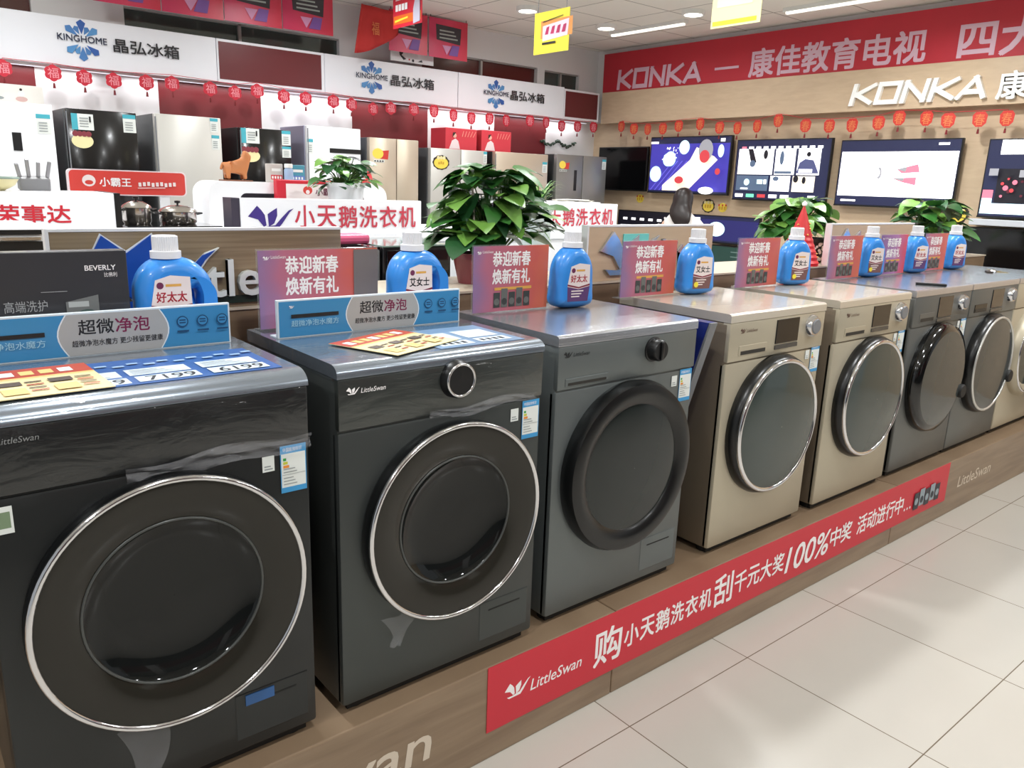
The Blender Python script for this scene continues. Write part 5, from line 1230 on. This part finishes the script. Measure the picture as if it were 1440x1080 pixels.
# =============================================================== plants
LEAF = mat('leaf_green', (56, 112, 48), .35, noise=.45); LEAFL = mat('leaf_light_green', (112, 160, 70), .35, noise=.35); LEAFD = mat('leaf_deep_green', (40, 88, 48), .35, noise=.4); STEM = mat('stem_green', (90, 120, 60), .5)
LP = [(0, 0), (.25, -.1), (.42, .06), (.46, .3), (.38, .58), (.2, .85), (0, 1.05)]
def leaf(mb, base, d, up, L, m, droop=.35, wid=1.0):
    d = d.normalized(); s = d.cross(up).normalized(); n = s.cross(d).normalized(); v = []; fs = []
    for (hx, hy) in LP:
        for sgn in (-1, 0, 1):
            x = hx*sgn*wid; p = base+L*(d*hy+s*x+n*(-.12*abs(x)*-1 - droop*hy*hy)); v.append(tuple(p))
    for i in range(len(LP)-1):
        for k in range(2): a = i*3+k; fs.append((a, a+1, a+4, a+3))
    mb.add(v, fs, m)
def pothos(t, base, rx, ry, h, n, size, seed, mats, low=.1):
    R = random.Random(seed); mb = MB(); st = MB()
    for k in range(n):
        a = R.uniform(0, 2*PI); q = R.random()**.6; el = R.uniform(low, 1.0)
        ca, sa = math.cos(a), math.sin(a)
        tip = Vector((base[0]+rx*ca*q*math.sqrt(max(0, 1-(el*.85)**2))*1.05, base[1]+ry*sa*q*math.sqrt(max(0, 1-(el*.85)**2))*1.05, base[2]+h*el))
        out = Vector((ca, sa, R.uniform(-.5, .35))); L = size*R.uniform(.7, 1.15)
        leaf(mb, tip, out+Vector((R.uniform(-.5, .5), R.uniform(-.5, .5), 0)), Vector((R.uniform(-.3, .3), R.uniform(-.3, .3), 1)), L, R.choice(mats), R.uniform(.1, .5), R.uniform(.85, 1.1))
        if k % 2 == 0:
            b = Vector(base)+Vector((ca*.02, sa*.02, 0)); mid = (b+tip)/2+Vector((0, 0, h*.12)); st.tube([b, mid, tip], .0022, STEM, seg=5)
    mb.build('foliage', t, 1.5); st.build('stems', t, 1.5)
def pot(t, x, y, z, r0, r1, h, m, soil=True):
    F = Matrix.Translation((x, y, z)); MB().lathe([(0, 0), (r0, 0), (r1, h-.02), (r1+.006, h-.02), (r1+.006, h), (r1-.004, h), (r1-.008, h-.02)], m, F, 32).build('pot', t, .7)
    MB().lathe([(0, h-.018), (r1-.008, h-.019)], mat('soil', (60, 44, 34), .9), F, 24).build('soil', t)
def plant(label, x, y, z, cat='plant', name='potted_plant'): return thing(name, label, cat, (x, y, z))
LZ = 1.2035
t = plant('large leafy potted plant on the partition, between the two white sign boards', 1.40, .87, LZ); pot(t, 1.36, .87, LZ, .055, .075, .11, mat('pot_dark_red', (128, 60, 66), .35))
pothos(t, (1.47, .89, LZ+.10), .24, .16, .31, 190, .10, 11, [LEAF, LEAF, LEAFL, LEAFD, LEAF], low=.2)
MB().tube([(1.37, .87, 1.3), (1.345, .87, 1.58)], .004, mat('marker_stick', (236, 216, 206), .5), seg=6).build('marker_stick', t)
t = plant('light green spider plant in a glass pot, behind the large leafy plant', 2.12, 1.4, 1.1, name='spider_plant'); pot(t, 2.12, 1.4, 1.1, .06, .07, .36, mat('pot_glass_pale', (200, 216, 216), .1, alpha=.75))
R = random.Random(9); mb = MB()
for k in range(90):
    a = R.uniform(0, 2*PI); L = R.uniform(.1, .2); up_ = R.uniform(.6, 1.5); P = []; w_ = .006
    c, s_ = math.cos(a), math.sin(a); v = []; fs = []
    for i in range(7):
        q = i/6; rr_ = L*q*.75; zz = 1.45+up_*L*(q-.62*q*q)*1.3; ww = w_*(1-q*.85); v += [(2.12+c*rr_-s_*ww, 1.4+s_*rr_+c*ww, zz), (2.12+c*rr_+s_*ww, 1.4+s_*rr_-c*ww, zz)]
    for i in range(6): fs.append((2*i, 2*i+1, 2*i+3, 2*i+2))
    mb.add(v, fs, R.choice([LEAFL, LEAF, mat('leaf_pale', (160, 196, 120), .4)]))
mb.build('foliage', t, 1.5)
FLOR = mat('floral_black', (30, 32, 32), .5)
t = plant('light green leafy plant in a black and white wrapped pot, beside the red tinsel cone', 3.68, .88, LZ); pot(t, 3.66, .88, LZ, .07, .085, .13, FLOR)
q = MB(); R = random.Random(6)
for k in range(60):
    a = R.uniform(PI, 2*PI); zz = LZ+.01+R.random()*.095; rr_ = .0712+.015*(zz-LZ)/.11+.0015; F = Matrix.Translation((3.66, .88, zz)) @ Matrix.Rotation(a, 4, 'Z') @ Matrix.Translation((rr_, 0, 0)) @ Matrix.Rotation(PI/2, 4, 'Y'); q.lift = 0; q.disc(0, 0, R.uniform(.006, .012), INKW, F, n=6)
q.build('wrap_pattern', t)
pothos(t, (3.70, 1.0, LZ+.13), .33, .11, .2, 130, .11, 21, [LEAFL, LEAF, LEAFL], low=.1)
t = thing('tinsel_cone', 'tall red tinsel cone with white tip in front of the light green plant', 'ornament', (3.42, .80, LZ))
F = Matrix.Translation((3.42, .80, LZ)); prof = []
for k in range(22): q = k/21; prof.append((.10*(1-q)+.004+(.005 if k % 2 else 0)*(1-q), .30*q))
MB().lathe(prof, mat('tinsel_red', (206, 36, 40), .4, noise=.3), F, 26).build('cone', t, .3); MB().lathe([(0, .296), (.012, .302), (.013, .315), (0, .326)], INKW, F, 14).build('pompom', t, 1.0)
R = random.Random(3); q = MB()
for k in range(14): a = R.uniform(PI, 2*PI); zz = R.uniform(.03, .24); rr_ = .10*(1-zz/.30)+.008; q.lathe([(0, -.006), (.006, 0), (0, .006)], GOLDI, Matrix.Translation((3.42+rr_*math.cos(a), .80+rr_*math.sin(a), LZ+zz)), 8)
q.build('bauble', t, 1.0)
t = plant('dark leafy potted plant at the right end of the partition, below the white-picture television', 5.15, .88, LZ); pot(t, 5.2, .88, LZ, .06, .075, .1, mat('pot_brown', (96, 66, 52), .4)); pothos(t, (5.13, .9, LZ+.10), .33, .18, .25, 130, .11, 31, [LEAFD, LEAF, LEAFD, LEAFL], low=.05)
t = plant('trailing green plant in a white pot behind the left white sign board', 1.43, 1.98, 1.31); pot(t, 1.43, 1.98, 1.31, .065, .085, .23, mat('pot_white', (238, 238, 240), .3)); pothos(t, (1.42, 1.98, 1.535), .15, .11, .12, 90, .06, 41, [LEAFD, LEAF, LEAFL], low=-.1)
print('built')
